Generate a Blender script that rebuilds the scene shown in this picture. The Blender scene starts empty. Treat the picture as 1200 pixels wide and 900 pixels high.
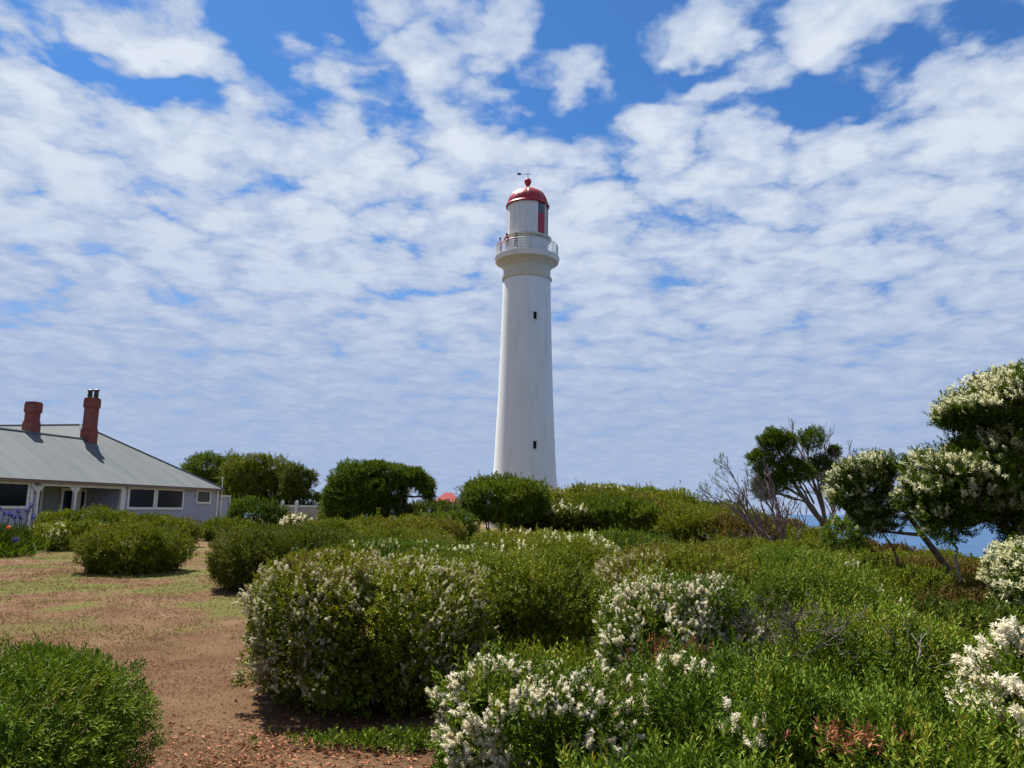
import bpy, math, random
import numpy as np
from mathutils import Vector, Matrix

scene = bpy.context.scene
COL = scene.collection
PI = math.pi
R_ = math.radians

# ------------------------------------------------------------------ camera
PITCH, ROLL, EYE, FPX = R_(9.3), R_(0.8), 1.6, 900.0
cr_, sr_ = math.cos(ROLL), math.sin(ROLL)
_r = np.array([1, 0, 0.]); _f = np.array([0, math.cos(PITCH), math.sin(PITCH)]); _u = np.array([0, -math.sin(PITCH), math.cos(PITCH)])
CR, CU, CF = _r*cr_ + _u*sr_, -_r*sr_ + _u*cr_, _f
cam_d = bpy.data.cameras.new('camera'); cam = bpy.data.objects.new('camera', cam_d); COL.objects.link(cam)
cam.matrix_world = Matrix(((CR[0], CU[0], -CF[0], 0), (CR[1], CU[1], -CF[1], 0), (CR[2], CU[2], -CF[2], EYE), (0, 0, 0, 1)))
cam_d.sensor_width = 36; cam_d.lens = 27; cam_d.clip_end = 200000; cam_d.clip_start = 0.05
scene.camera = cam

def at(px, py, Y):
    """world point at forward distance Y seen in direction of photo pixel"""
    d = CF + CR*(px-600)/FPX - CU*(py-450)/FPX
    return np.array([0, 0, EYE]) + d*(Y/d[1])
def xat(px, Y): return at(px, 600, Y)[0]
def zat(px, py, Y): return at(px, py, Y)[2]

# ------------------------------------------------------------------ noise
class Noise:
    def __init__(s, seed):
        rg = np.random.default_rng(seed); s.p = rg.permutation(512); s.v = rg.random(512)
    def __call__(s, P, f=1.0):
        P = np.asarray(P, float)*f + 1000.37
        i = np.floor(P).astype(int); t = P-i; t = t*t*(3-2*t); i &= 511
        def h(a, b, c): return s.v[s.p[(s.p[(s.p[a & 511]+b) & 511]+c) & 511]]
        x, y, z = i.T; a, b, c = t.T
        def L(u, v, w): return u*(1-w)+v*w
        return L(L(L(h(x, y, z), h(x+1, y, z), a), L(h(x, y+1, z), h(x+1, y+1, z), a), b),
                 L(L(h(x, y, z+1), h(x+1, y, z+1), a), L(h(x, y+1, z+1), h(x+1, y+1, z+1), a), b), c)
    def fbm(s, P, f=1.0, o=3):
        r = 0; a = .5; t = 0
        for k in range(o): r = r+a*s(P, f*2**k); t += a; a *= .55
        return r/t
N1 = Noise(5); N2 = Noise(17)

def nrm(v): return v/np.maximum(np.linalg.norm(v, axis=-1, keepdims=True), 1e-9)

# ------------------------------------------------------------------ mesh helpers
def tag(o, label=None, cat=None, group=None, kind=None):
    if label: o['label'] = label
    if cat: o['category'] = cat
    if group: o['group'] = group
    if kind: o['kind'] = kind
    return o
def thing(name, label, cat, loc=(0, 0, 0), rz=0, group=None):
    o = bpy.data.objects.new(name, None); COL.objects.link(o); o.empty_display_size = .2
    o.location = loc; o.rotation_euler = (0, 0, rz); return tag(o, label, cat, group)
def link_mesh(name, me, mat, parent=None):
    o = bpy.data.objects.new(name, me); COL.objects.link(o)
    for m in (mat if isinstance(mat, (list, tuple)) else [mat]): me.materials.append(m)
    if parent is not None: o.parent = parent
    return o
def np_mesh(name, V, F, mat, parent=None, tint=None, smooth=False):
    """V (n,3) verts, F (m,k) same-sized faces"""
    me = bpy.data.meshes.new(name); F = np.asarray(F, np.int32); k = F.shape[1]
    me.vertices.add(len(V)); me.vertices.foreach_set('co', np.asarray(V, np.float32).ravel())
    me.loops.add(F.size); me.loops.foreach_set('vertex_index', F.ravel())
    me.polygons.add(len(F)); me.polygons.foreach_set('loop_start', np.arange(0, F.size, k, dtype=np.int32))
    if tint is not None:
        a = me.attributes.new('tint', 'FLOAT', 'POINT'); a.data.foreach_set('value', np.asarray(tint, np.float32))
    me.update(calc_edges=True)
    if smooth: me.polygons.foreach_set('use_smooth', np.ones(len(F), bool))
    return link_mesh(name, me, mat, parent)

class MB:
    """collects shapes, then links them as ONE mesh object"""
    def __init__(s): s.v = []; s.f = []; s.m = []
    def add(s, V, F, mi=0):
        n = len(s.v); s.v += [tuple(map(float, p)) for p in V]; s.f += [tuple(i+n for i in f) for f in F]; s.m += [mi]*len(F); return s
    def box(s, x0, x1, y0, y1, z0, z1, mi=0):
        return s.add([(x0, y0, z0), (x1, y0, z0), (x1, y1, z0), (x0, y1, z0), (x0, y0, z1), (x1, y0, z1), (x1, y1, z1), (x0, y1, z1)],
                     [(0, 3, 2, 1), (4, 5, 6, 7), (0, 1, 5, 4), (1, 2, 6, 5), (2, 3, 7, 6), (3, 0, 4, 7)], mi)
    def tube(s, pts, rad, n=6, mi=0):
        pts = [np.array(p, float) for p in pts]
        if not hasattr(rad, '__len__'): rad = [rad]*len(pts)
        V = []; F = []
        for i, p in enumerate(pts):
            d = nrm(pts[min(i+1, len(pts)-1)]-pts[max(i-1, 0)])
            a = nrm(np.cross(d, [0.13, 0.2, 1] if abs(d[2]) < .9 else [1, .1, 0])); b = np.cross(d, a)
            for k in range(n):
                t = 2*PI*k/n; V.append(p+(a*math.cos(t)+b*math.sin(t))*rad[i])
        for i in range(len(pts)-1):
            for k in range(n):
                a = i*n+k; b = i*n+(k+1) % n; F.append((a, b, b+n, a+n))
        F.append(tuple(range(n))[::-1]); F.append(tuple(range((len(pts)-1)*n, len(pts)*n)))
        return s.add(V, F, mi)
    def lathe(s, prof, n=64, mi=0, a0=0, a1=2*PI, cap=True):
        V = []; F = []; full = abs(a1-a0-2*PI) < 1e-6; m = n if full else n+1
        for z, r in prof:
            for k in range(m):
                t = a0+(a1-a0)*k/n; V.append((r*math.cos(t), r*math.sin(t), z))
        for i in range(len(prof)-1):
            for k in range(n):
                a = i*m+k; b = i*m+(k+1) % m; F.append((a, b, b+m, a+m))
        if cap and full:
            if prof[0][1] > 1e-4: F.append(tuple(range(n))[::-1])
            if prof[-1][1] > 1e-4: F.append(tuple(range((len(prof)-1)*m, len(prof)*m)))
        return s.add(V, F, mi)
    def prism(s, poly, n, t, mi=0):
        """flat polygon (3d points) thickened by t along n"""
        k = len(poly); P = [np.array(p, float) for p in poly]; n = np.array(n, float)*t
        return s.add(P+[p-n for p in P], [tuple(range(k)), tuple(range(k, 2*k))[::-1]]+[(i, i+k, (i+1) % k+k, (i+1) % k) for i in range(k)], mi)
    def build(s, name, mat, parent=None, smooth=False, bevel=0):
        me = bpy.data.meshes.new(name); me.from_pydata(s.v, [], s.f); me.update()
        me.polygons.foreach_set('material_index', np.array(s.m, np.int32))
        o = link_mesh(name, me, mat, parent)
        if smooth:
            me.polygons.foreach_set('use_smooth', np.ones(len(s.f), bool)); me.set_sharp_from_angle(angle=R_(35))
        if bevel:
            b = o.modifiers.new('bevel', 'BEVEL'); b.width = bevel; b.segments = 2; b.limit_method = 'ANGLE'
        return o

# ------------------------------------------------------------------ materials
def new_mat(name):
    m = bpy.data.materials.new(name); m.use_nodes = True; nt = m.node_tree; nt.nodes.clear()
    out = nt.nodes.new('ShaderNodeOutputMaterial'); b = nt.nodes.new('ShaderNodeBsdfPrincipled')
    nt.links.new(b.outputs[0], out.inputs[0]); return m, nt, b, out
def ramp(nt, fac, stops, interp='LINEAR'):
    r = nt.nodes.new('ShaderNodeValToRGB'); r.color_ramp.interpolation = interp
    while len(r.color_ramp.elements) < len(stops): r.color_ramp.elements.new(.5)
    for e, (p, c) in zip(r.color_ramp.elements, stops): e.position = p; e.color = (*c, 1)
    nt.links.new(fac, r.inputs[0]); return r.outputs[0]
def noise(nt, scale, detail=4, rough=.55, co=None, dist=0):
    n = nt.nodes.new('ShaderNodeTexNoise'); n.inputs['Scale'].default_value = scale; n.inputs['Detail'].default_value = detail
    n.inputs['Roughness'].default_value = rough; n.inputs['Distortion'].default_value = dist
    if co is None:
        tc = nt.nodes.new('ShaderNodeTexCoord'); co = tc.outputs['Object']
    nt.links.new(co, n.inputs['Vector']); return n.outputs['Fac']
def bump(nt, b, h, s=.3, d=.02):
    n = nt.nodes.new('ShaderNodeBump'); n.inputs['Strength'].default_value = s; n.inputs['Distance'].default_value = d
    nt.links.new(h, n.inputs['Height']); nt.links.new(n.outputs[0], b.inputs['Normal'])
def mottled(name, c0, c1, scale=3, rough=.6, bs=.2, bd=.01, bscale=40, spec=.4):
    m, nt, b, o = new_mat(name)
    nt.links.new(ramp(nt, noise(nt, scale, 5), [(.3, c0), (.7, c1)]), b.inputs['Base Color'])
    b.inputs['Roughness'].default_value = rough; b.inputs['Specular IOR Level'].default_value = spec
    if bs: bump(nt, b, noise(nt, bscale, 3), bs, bd)
    return m
def foliage_mat(name, stops, trans=.13, rough=.65, spec=.09):
    m, nt, b, out = new_mat(name)
    a = nt.nodes.new('ShaderNodeAttribute'); a.attribute_name = 'tint'
    c = ramp(nt, a.outputs['Fac'], stops); nt.links.new(c, b.inputs['Base Color'])
    b.inputs['Roughness'].default_value = rough; b.inputs['Specular IOR Level'].default_value = spec
    if trans:
        t = nt.nodes.new('ShaderNodeBsdfTranslucent'); hs = nt.nodes.new('ShaderNodeMix'); hs.data_type = 'RGBA'; hs.blend_type = 'MULTIPLY'; hs.inputs[0].default_value = 1; nt.links.new(c, hs.inputs[6]); hs.inputs[7].default_value = ((1.55, 1.35, .7, 1) if spec == .09 else (1, 1, 1, 1)); nt.links.new(hs.outputs[2], t.inputs['Color'])
        mx = nt.nodes.new('ShaderNodeMixShader'); mx.inputs[0].default_value = trans
        nt.links.new(b.outputs[0], mx.inputs[1]); nt.links.new(t.outputs[0], mx.inputs[2]); nt.links.new(mx.outputs[0], out.inputs[0])
    return m
BR = (.10, .055, .025)
M = {}
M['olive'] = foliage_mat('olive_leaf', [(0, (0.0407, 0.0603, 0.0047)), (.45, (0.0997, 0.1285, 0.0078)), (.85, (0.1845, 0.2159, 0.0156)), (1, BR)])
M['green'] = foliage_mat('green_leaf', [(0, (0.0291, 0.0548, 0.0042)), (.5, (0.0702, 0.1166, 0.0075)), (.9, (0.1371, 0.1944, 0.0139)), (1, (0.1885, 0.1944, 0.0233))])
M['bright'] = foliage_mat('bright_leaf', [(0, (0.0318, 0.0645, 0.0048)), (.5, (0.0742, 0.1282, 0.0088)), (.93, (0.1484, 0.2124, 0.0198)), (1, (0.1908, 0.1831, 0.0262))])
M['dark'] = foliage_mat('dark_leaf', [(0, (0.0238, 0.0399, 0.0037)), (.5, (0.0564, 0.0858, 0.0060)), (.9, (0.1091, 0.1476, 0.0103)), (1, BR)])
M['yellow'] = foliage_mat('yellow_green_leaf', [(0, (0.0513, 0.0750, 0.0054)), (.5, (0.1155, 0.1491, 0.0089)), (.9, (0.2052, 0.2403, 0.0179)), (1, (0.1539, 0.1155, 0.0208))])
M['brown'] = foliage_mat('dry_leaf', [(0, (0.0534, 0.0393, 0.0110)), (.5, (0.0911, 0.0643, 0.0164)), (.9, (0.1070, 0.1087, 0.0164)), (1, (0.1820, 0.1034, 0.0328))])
M['cream'] = foliage_mat('cream_blossom', [(0, (0.4200, 0.4200, 0.2016)), (.5, (0.6048, 0.5880, 0.3528)), (1, (0.7224, 0.6972, 0.5208))], .35, .8, .1)
M['white'] = foliage_mat('white_blossom', [(0, (0.1848, 0.0968, 0.0428)), (.14, (0.4200, 0.3226, 0.1714)), (.3, (0.6048, 0.5484, 0.3570)), (.6, (0.6888, 0.6371, 0.4712)), (1, (0.7392, 0.6935, 0.5569))], .35, .8, .1)
M['pinkish'] = foliage_mat('faded_blossom', [(0, (0.2856, 0.2177, 0.1176)), (.5, (0.4200, 0.3810, 0.2268)), (1, (0.5880, 0.5625, 0.3864))], .3, .8, .1)
M['blue'] = foliage_mat('blue_flower', [(0, (.05, .05, .20)), (1, (.12, .12, .36))], .3, .6, .1)
M['orange'] = foliage_mat('orange_flower', [(0, (.65, .12, .04)), (1, (.8, .25, .08))], .3, .6, .1)
M['grass'] = foliage_mat('dry_grass', [(0, (0.1411, 0.0782, 0.0379)), (.5, (0.2352, 0.1399, 0.0689)), (.8, (0.3387, 0.2223, 0.1137)), (.93, (0.1411, 0.1194, 0.0310)), (1, (0.0941, 0.0988, 0.0207))], .2, .8, .1)
M['litter'] = foliage_mat('leaf_litter', [(0, (0.1210, 0.0399, 0.0200)), (.5, (0.2621, 0.0958, 0.0464)), (1, (0.4032, 0.1915, 0.1071))], .1, .8, .1)
M['bark'] = mottled('bark', (.06, .045, .035), (.15, .12, .095), 14, .85, .5, .01, 60, .2)
M['palebark'] = mottled('pale_bark', (.22, .19, .16), (.42, .38, .33), 14, .85, .5, .01, 60, .2)
M['greytwig'] = mottled('grey_twig', (0.1152, 0.0806, 0.0754), (0.2160, 0.1612, 0.1450), 20, .85, .2, .005, 60, .2)

# ------------------------------------------------------------------ leaves
def leaf_arrays(P, D, L, W, rg, tint):
    n = len(P); D = nrm(D)
    S = nrm(np.cross(D, nrm(rg.normal(size=(n, 3))*.42+np.array([-.12, .06, 1.]))))
    Nn = np.cross(S, D); L = np.broadcast_to(L, n)[:, None]; W = np.broadcast_to(W, n)[:, None]
    mid = P+D*L*.48; fold = Nn*W*.22
    V = np.stack([P, mid-S*W*.5+fold, P+D*L-Nn*L*.08, mid+S*W*.5+fold], 1).reshape(-1, 3)
    i = np.arange(n)[:, None]*4
    F = np.concatenate([i+np.array([[0, 1, 2]]), i+np.array([[0, 2, 3]])], 0)
    return V, F, np.repeat(tint, 4)
def sprigs(P, N, nl, stem, L, W, rg, spread=(65, 25), up=.55, jit=.45, tint=None, tj=.18, bend=None):
    n = len(P)
    A = N*.75+np.array([0, 0, up])+rg.normal(size=(n, 3))*jit*.6
    if bend is not None: A = A+np.array(bend)
    A = nrm(A)
    B = nrm(np.cross(A, rg.normal(size=(n, 3)))); C = np.cross(A, B)
    k = np.arange(nl)/max(nl-1, 1)
    az = (np.arange(nl)*2.4)[None, :]+rg.random((n, 1))*6.28
    an = np.radians(spread[0]+(spread[1]-spread[0])*k)[None, :]+rg.normal(size=(n, nl))*.15
    rad = B[:, None]*np.cos(az)[..., None]+C[:, None]*np.sin(az)[..., None]
    D = A[:, None]*np.cos(an)[..., None]+rad*np.sin(an)[..., None]
    sz = rg.uniform(.7, 1.25, (n, 1))
    Q = P[:, None]+A[:, None]*(k[None, :, None]*stem*sz[..., None])
    t = (tint if tint is not None else np.full(n, .5))[:, None]+rg.normal(size=(n, nl))*tj+(k-.5)[None, :]*.12
    LL = (L*sz*rg.uniform(.75, 1.2, (n, nl))).ravel()
    return leaf_arrays(Q.reshape(-1, 3), D.reshape(-1, 3), LL, LL*(W/L), rg, np.clip(t, 0, 1).ravel())
def merge(parts):
    V = []; F = []; T = []; n = 0
    for v, f, t in parts: V.append(v); F.append(f+n); T.append(t); n += len(v)
    return np.concatenate(V), np.concatenate(F), np.concatenate(T)

TUFT = [.2]
def sample_lobes(lobes, n, rg, e=2.6, amp=.16, freq=1.6, zmin=None, shrink=1.0, seed=0):
    """points on the outside of a union of noisy super-ellipsoids"""
    lob = np.array(lobes, float)
    ar = np.array([(l[3]*l[4]+l[3]*l[5]+l[4]*l[5]) for l in lob]); cnt = (n*ar/ar.sum()).astype(int)+1
    sc = 1/np.mean(lob[:, 3:6])
    Ps = []; Ns = []
    for i, l in enumerate(lob):
        d = nrm(rg.normal(size=(cnt[i], 3)))
        c = l[:3]; r = l[3:6]*shrink
        q = (np.abs(d)**e).sum(1)**(-1/e)
        p0 = c+d*q[:, None]*r
        disp = 1+amp*2*(N1.fbm(p0+seed*7.7, freq*sc, 3)-.5)+amp*1.1*(N2(p0+seed*3.1, freq*sc*3.5)-.5)
        p = c+(p0-c)*disp[:, None]
        tf = TUFT[0]; p = p+d*((N1(p*1.0, 1/tf)-.5)*tf*.7+(N2(p, .45/tf)-.5)*tf*1.1)[:, None]
        nn = nrm(np.sign(d)*np.abs(d*q[:, None])**(e-1)/r)
        keep = np.ones(len(p), bool)
        for j, m in enumerate(lob):
            if j == i: continue
            w = (np.abs((p-m[:3])/(m[3:6]*shrink))**e).sum(1)**(1/e)
            keep &= w > .80
        if zmin is not None: keep &= p[:, 2] > (zmin(p[:, 0], p[:, 1]) if callable(zmin) else zmin)
        Ps.append(p[keep]); Ns.append(nn[keep])
    return np.concatenate(Ps), np.concatenate(Ns)
def lobe_core(lobes, shrink, e, amp, freq, seed):
    lob = np.array(lobes, float); sc = 1/np.mean(lob[:, 3:6]); parts = []
    nu, nv = 20, 12
    u = np.linspace(0, 2*PI, nu, endpoint=False); v = np.linspace(-PI/2+.02, PI/2-.02, nv)
    U, Vv = np.meshgrid(u, v); d = np.stack([np.cos(U)*np.cos(Vv), np.sin(U)*np.cos(Vv), np.sin(Vv)], -1).reshape(-1, 3)
    F = []
    for a in range(nv-1):
        for b in range(nu):
            i = a*nu+b; j = a*nu+(b+1) % nu; F += [(i, j, j+nu), (i, j+nu, i+nu)]
    F = np.array(F)
    for l in lob:
        rm = min(l[3:6]); sk = min(shrink, 1-1.35*TUFT[0]/rm)
        if sk < .3: continue
        q = (np.abs(d)**e).sum(1)**(-1/e); p0 = l[:3]+d*q[:, None]*l[3:6]*sk
        disp = 1+amp*2*(N1.fbm(p0+seed*7.7, freq*sc, 3)-.5)
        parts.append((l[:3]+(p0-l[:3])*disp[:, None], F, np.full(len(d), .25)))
    return parts

# ------------------------------------------------------------------ ground
def gz(x, y):
    x = np.asarray(x, float); y = np.asarray(y, float)
    P = np.stack([x, y, 0*x], -1).reshape(-1, 3)
    n = (N1.fbm(P, .25, 3).reshape(x.shape)-.5)*.10+(N2(P, 1.3).reshape(x.shape)-.5)*.03
    z = n-.055*np.maximum(0, x-5)-.03*np.maximum(0, x-11)
    ed = 21.5+(N2(P, .05).reshape(x.shape)-.5)*2-np.clip(y-45, 0, 60)*.03
    e = np.maximum(0, x-ed); z = z-np.minimum(e*.95, 62)
    e2 = np.maximum(0, y-112); z = z-np.minimum(e2*.9, 62)*(z > -55)
    return z
def g1(x, y): return float(gz(np.array([x]), np.array([y]))[0])

def build_ground():
    xs = np.concatenate([np.linspace(-420, -40, 24), np.linspace(-37, -12, 30), np.linspace(-11.5, 14, 150), np.linspace(14.4, 40, 60), np.linspace(43, 120, 26)])
    ys = np.concatenate([np.linspace(-60, -3, 14), np.linspace(-2, 14, 100), np.linspace(14.4, 60, 90), np.linspace(62, 240, 50)])
    X, Y = np.meshgrid(xs, ys); Z = gz(X, Y)
    nx = len(xs); i, j = np.meshgrid(np.arange(nx-1), np.arange(len(ys)-1)); a = (j*nx+i).ravel()
    F = np.stack([a, a+1, a+1+nx, a+nx], -1)
    m, nt, b, o = new_mat('dry_turf_and_soil')
    c1 = ramp(nt, noise(nt, 1.1, 6, .6), [(.25, (0.0775, 0.0378, 0.0193)), (.42, (0.1182, 0.0638, 0.0328)), (.58, (0.1465, 0.0882, 0.0463)), (.78, (0.1985, 0.1302, 0.0697))])
    # short living turf in stretched patches
    tc = nt.nodes.new('ShaderNodeTexCoord'); mp = nt.nodes.new('ShaderNodeMapping'); mp.inputs['Scale'].default_value = (.5, .32, 1); mp.inputs['Location'].default_value = (3.1, 7.4, 0)
    nt.links.new(tc.outputs['Object'], mp.inputs[0])
    pn = noise(nt, 1.0, 6, .62, mp.outputs[0], .3)
    pm = ramp(nt, pn, [(.485, (0, 0, 0)), (.54, (1, 1, 1))])
    sep = nt.nodes.new('ShaderNodeSeparateXYZ'); nt.links.new(tc.outputs['Object'], sep.inputs[0])
    rg = nt.nodes.new('ShaderNodeMapRange'); nt.links.new(sep.outputs[1], rg.inputs[0]); rg.inputs[1].default_value = 8.5; rg.inputs[2].default_value = 12.5
    mu = nt.nodes.new('ShaderNodeMath'); mu.operation = 'MULTIPLY'; nt.links.new(pm, mu.inputs[0]); nt.links.new(rg.outputs[0], mu.inputs[1])
    gc = ramp(nt, noise(nt, 9, 4), [(.3, (0.0714, 0.0821, 0.0182)), (.7, (0.1260, 0.1236, 0.0318))])
    mx = nt.nodes.new('ShaderNodeMix'); mx.data_type = 'RGBA'; nt.links.new(mu.outputs[0], mx.inputs[0]); nt.links.new(c1, mx.inputs[6]); nt.links.new(gc, mx.inputs[7])
    fine = ramp(nt, noise(nt, 55, 5, .7), [(.25, (.55, .53, .5)), (.7, (1.25, 1.22, 1.2))])
    m2 = nt.nodes.new('ShaderNodeMix'); m2.data_type = 'RGBA'; m2.blend_type = 'MULTIPLY'; m2.inputs[0].default_value = 1
    nt.links.new(mx.outputs[2], m2.inputs[6]); nt.links.new(fine, m2.inputs[7]); nt.links.new(m2.outputs[2], b.inputs['Base Color'])
    b.inputs['Roughness'].default_value = .95; b.inputs['Specular IOR Level'].default_value = .1
    bump(nt, b, noise(nt, 38, 6, .7), .8, .04)
    tag(np_mesh('ground', np.stack([X, Y, Z], -1).reshape(-1, 3), F, m, smooth=True), kind='structure')
    # sea
    m, nt, b, o = new_mat('sea_water')
    tc = nt.nodes.new('ShaderNodeTexCoord')
    nt.links.new(ramp(nt, noise(nt, .004, 4, .6, tc.outputs['Object']), [(.35, (0.0080, 0.0480, 0.1200)), (.65, (0.0128, 0.0680, 0.1600))]), b.inputs['Base Color'])
    b.inputs['Roughness'].default_value = .35; b.inputs['IOR'].default_value = 1.33
    bump(nt, b, noise(nt, .25, 6, .65, tc.outputs['Object']), .9, .8)
    S = 60000
    xs = np.array([-S, -3000, -300, 0, 300, 3000, S]); X, Y = np.meshgrid(xs, xs); n = 7
    i, j = np.meshgrid(np.arange(n-1), np.arange(n-1)); a = (j*n+i).ravel()
    tag(np_mesh('sea', np.stack([X, Y, 0*X-62], -1).reshape(-1, 3), np.stack([a, a+1, a+1+n, a+n], -1), m), kind='structure')
build_ground()

# ------------------------------------------------------------------ shrubs
SEED = [100]
def branches_mesh(cx, cy, z0, lobes, rg, mat, parent, r0=.03, k=7):
    b = MB()
    for q in range(k):
        l = lobes[q % len(lobes)]
        t = np.array([l[0]+rg.uniform(-.6, .6)*l[3], l[1]+rg.uniform(-.6, .6)*l[4], l[2]+rg.uniform(0, .5)*l[5]])
        s = np.array([cx+rg.uniform(-.25, .25), cy+rg.uniform(-.25, .25), z0-.05])
        m1 = s*.6+t*.4+rg.normal(size=3)*.08*(t[2]-z0); m1[2] = max(m1[2], z0+.1)
        b.tube([s, m1, t], [r0, r0*.7, r0*.25], 6)
    b.build('branches', mat, parent)
def shrub(name, label, px0, px1, Y, top, mat='olive', ry=None, leaf=None, dens=1.0, lobes=4, e=2.6, amp=.16, bloom=None, bmat='cream',
          bsize=1.0, group=None, cat='shrub', base=None, under=0.0, wl=.42, up=.55, bend=None, sprout=0.012, tb=.45, leaves=9, z0=None, jit=.45):
    """px0..px1: extent in the photo at distance Y (metres), top: canopy height above its own ground"""
    SEED[0] += 1; sd = SEED[0]; rg = np.random.default_rng(sd); group = group or 'wind clipped shrubs of the heath'
    x0, x1 = xat(px0, Y), xat(px1, Y); cx = (x0+x1)/2; rx = (x1-x0)/2; ry = ry or rx*.8
    g = g1(cx, Y) if z0 is None else z0; h = top
    u = under*h
    c = np.array([cx, Y, g+u+(h-u)*.49]); lb = [(c[0], c[1], c[2], rx*.91, ry*.91, (h-u)*.48)]
    for k in range(lobes):
        a = 2*PI*(k+rg.uniform(-.3, .3))/max(lobes, 1); f = rg.uniform(.35, .68); s = rg.uniform(.26, .42)
        lx, ly = cx+math.cos(a)*rx*f, Y+math.sin(a)*ry*f
        hh = (h-u)*rg.uniform(.72, .99)
        lb.append((lx, ly, g+u+hh*.55, rx*s, ry*s, hh*.45))
    tb = tb+rg.uniform(-.10, .16)
    lb.append((cx, Y, g+u+(h-u)*.3, rx*.74, ry*.74, (h-u)*.38))
    leaf = leaf or max(.036, .0026*Y)
    root = thing(name, label, cat, (cx, Y, g), 0, group)
    TUFT[0] = leaf*4.5
    area = sum(2.2*(l[3]*l[4]+l[3]*l[5]+l[4]*l[5])*2 for l in lb)
    n = int(area*.42*dens/leaf**2)
    zf = lambda x, y: gz(x, y)+u*.9+.02
    loc = np.array([cx, Y, g])
    fr = 1.7
    parts = []
    P, N = sample_lobes(lb, n, rg, e, amp, fr, zf, 1.0, sd)
    patch = N2.fbm(P+sd, .9/max(.5, rx)*1.5, 3)
    tt = np.clip(tb+(patch-.5)*1.5, .05, .9)
    parts.append(sprigs(P, N, leaves, leaf*1.9, leaf, leaf*wl, rg, up=up, tint=tt, bend=bend, jit=jit))
    if sprout:
        q = (rg.random(len(P)) < sprout) & (N[:, 2] > .25)
        parts.append(sprigs(P[q]+N[q]*leaf, N[q]*.4+np.array([0, 0, .5]), leaves+5, leaf*4.2, leaf*.95, leaf*wl, rg, up=1.0, tint=tt[q]+.12, bend=bend))
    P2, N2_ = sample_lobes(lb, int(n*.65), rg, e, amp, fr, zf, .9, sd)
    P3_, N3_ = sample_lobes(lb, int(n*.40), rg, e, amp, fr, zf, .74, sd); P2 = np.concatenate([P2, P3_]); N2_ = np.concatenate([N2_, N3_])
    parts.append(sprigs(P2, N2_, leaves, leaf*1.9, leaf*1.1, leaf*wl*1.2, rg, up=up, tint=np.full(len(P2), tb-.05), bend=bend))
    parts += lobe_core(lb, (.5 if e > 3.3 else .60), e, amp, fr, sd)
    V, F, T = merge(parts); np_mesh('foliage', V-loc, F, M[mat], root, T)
    if Y < 20 or under:
        lb2 = [(l[0]-cx, l[1]-Y, l[2]-g, *l[3:]) for l in lb]
        branches_mesh(0, 0, 0, lb2, rg, M['bark'], root, .028+.01*h)
    if bloom:
        bl = []
        fn, dn = bloom
        nb = int(area*dn)
        P, N = sample_lobes(lb, nb, rg, e, amp, fr, zf, 1.015, sd)
        pr = fn(P, N, loc, (rx, ry, h)); k = rg.random(len(P)) < pr; P, N = P[k], N[k]
        if len(P):
            bs = bsize
            if Y < 8:
                v = sprigs(P, N, 56, .062*bs, .019*bs, .0085*bs, rg, spread=(85, 50), up=.5, tint=rg.random(len(P))**.6, tj=.10, jit=.7, bend=bend)
            elif Y < 20:
                v = sprigs(P, N, 12, .06*bs, .035*bs, .02*bs, rg, spread=(80, 30), up=.5, tint=rg.random(len(P))*.8+.1, jit=.7, bend=bend)
            else:
                v = sprigs(P, N, 6, .08*bs, .08*bs, .05*bs, rg, spread=(80, 30), up=.5, tint=rg.random(len(P))*.8+.1, jit=.7)
            V, F, T = v; o = np_mesh('blossom', V-loc, F, M[bmat], root, T); o['kind'] = 'stuff'
    return root

def patchy(th=.5, f=1.2, top=0.0, hard=10, seed=3):
    def fn(P, N, c, r):
        a = N2.fbm(P+seed*11.3, f, 3)
        return np.clip((a-th)*hard+.5, 0, 1)*(N[:, 2] > top)
    return fn
def side(fx, inner):
    """bloom only where fx(relative x, relative y, relative z) > 0"""
    def fn(P, N, c, r):
        q = inner(P, N, c, r)
        return q*np.clip(fx((P[:, 0]-c[0])/r[0], (P[:, 1]-c[1])/r[1], (P[:, 2]-c[2])/r[2]), 0, 1)
    return fn

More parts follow.
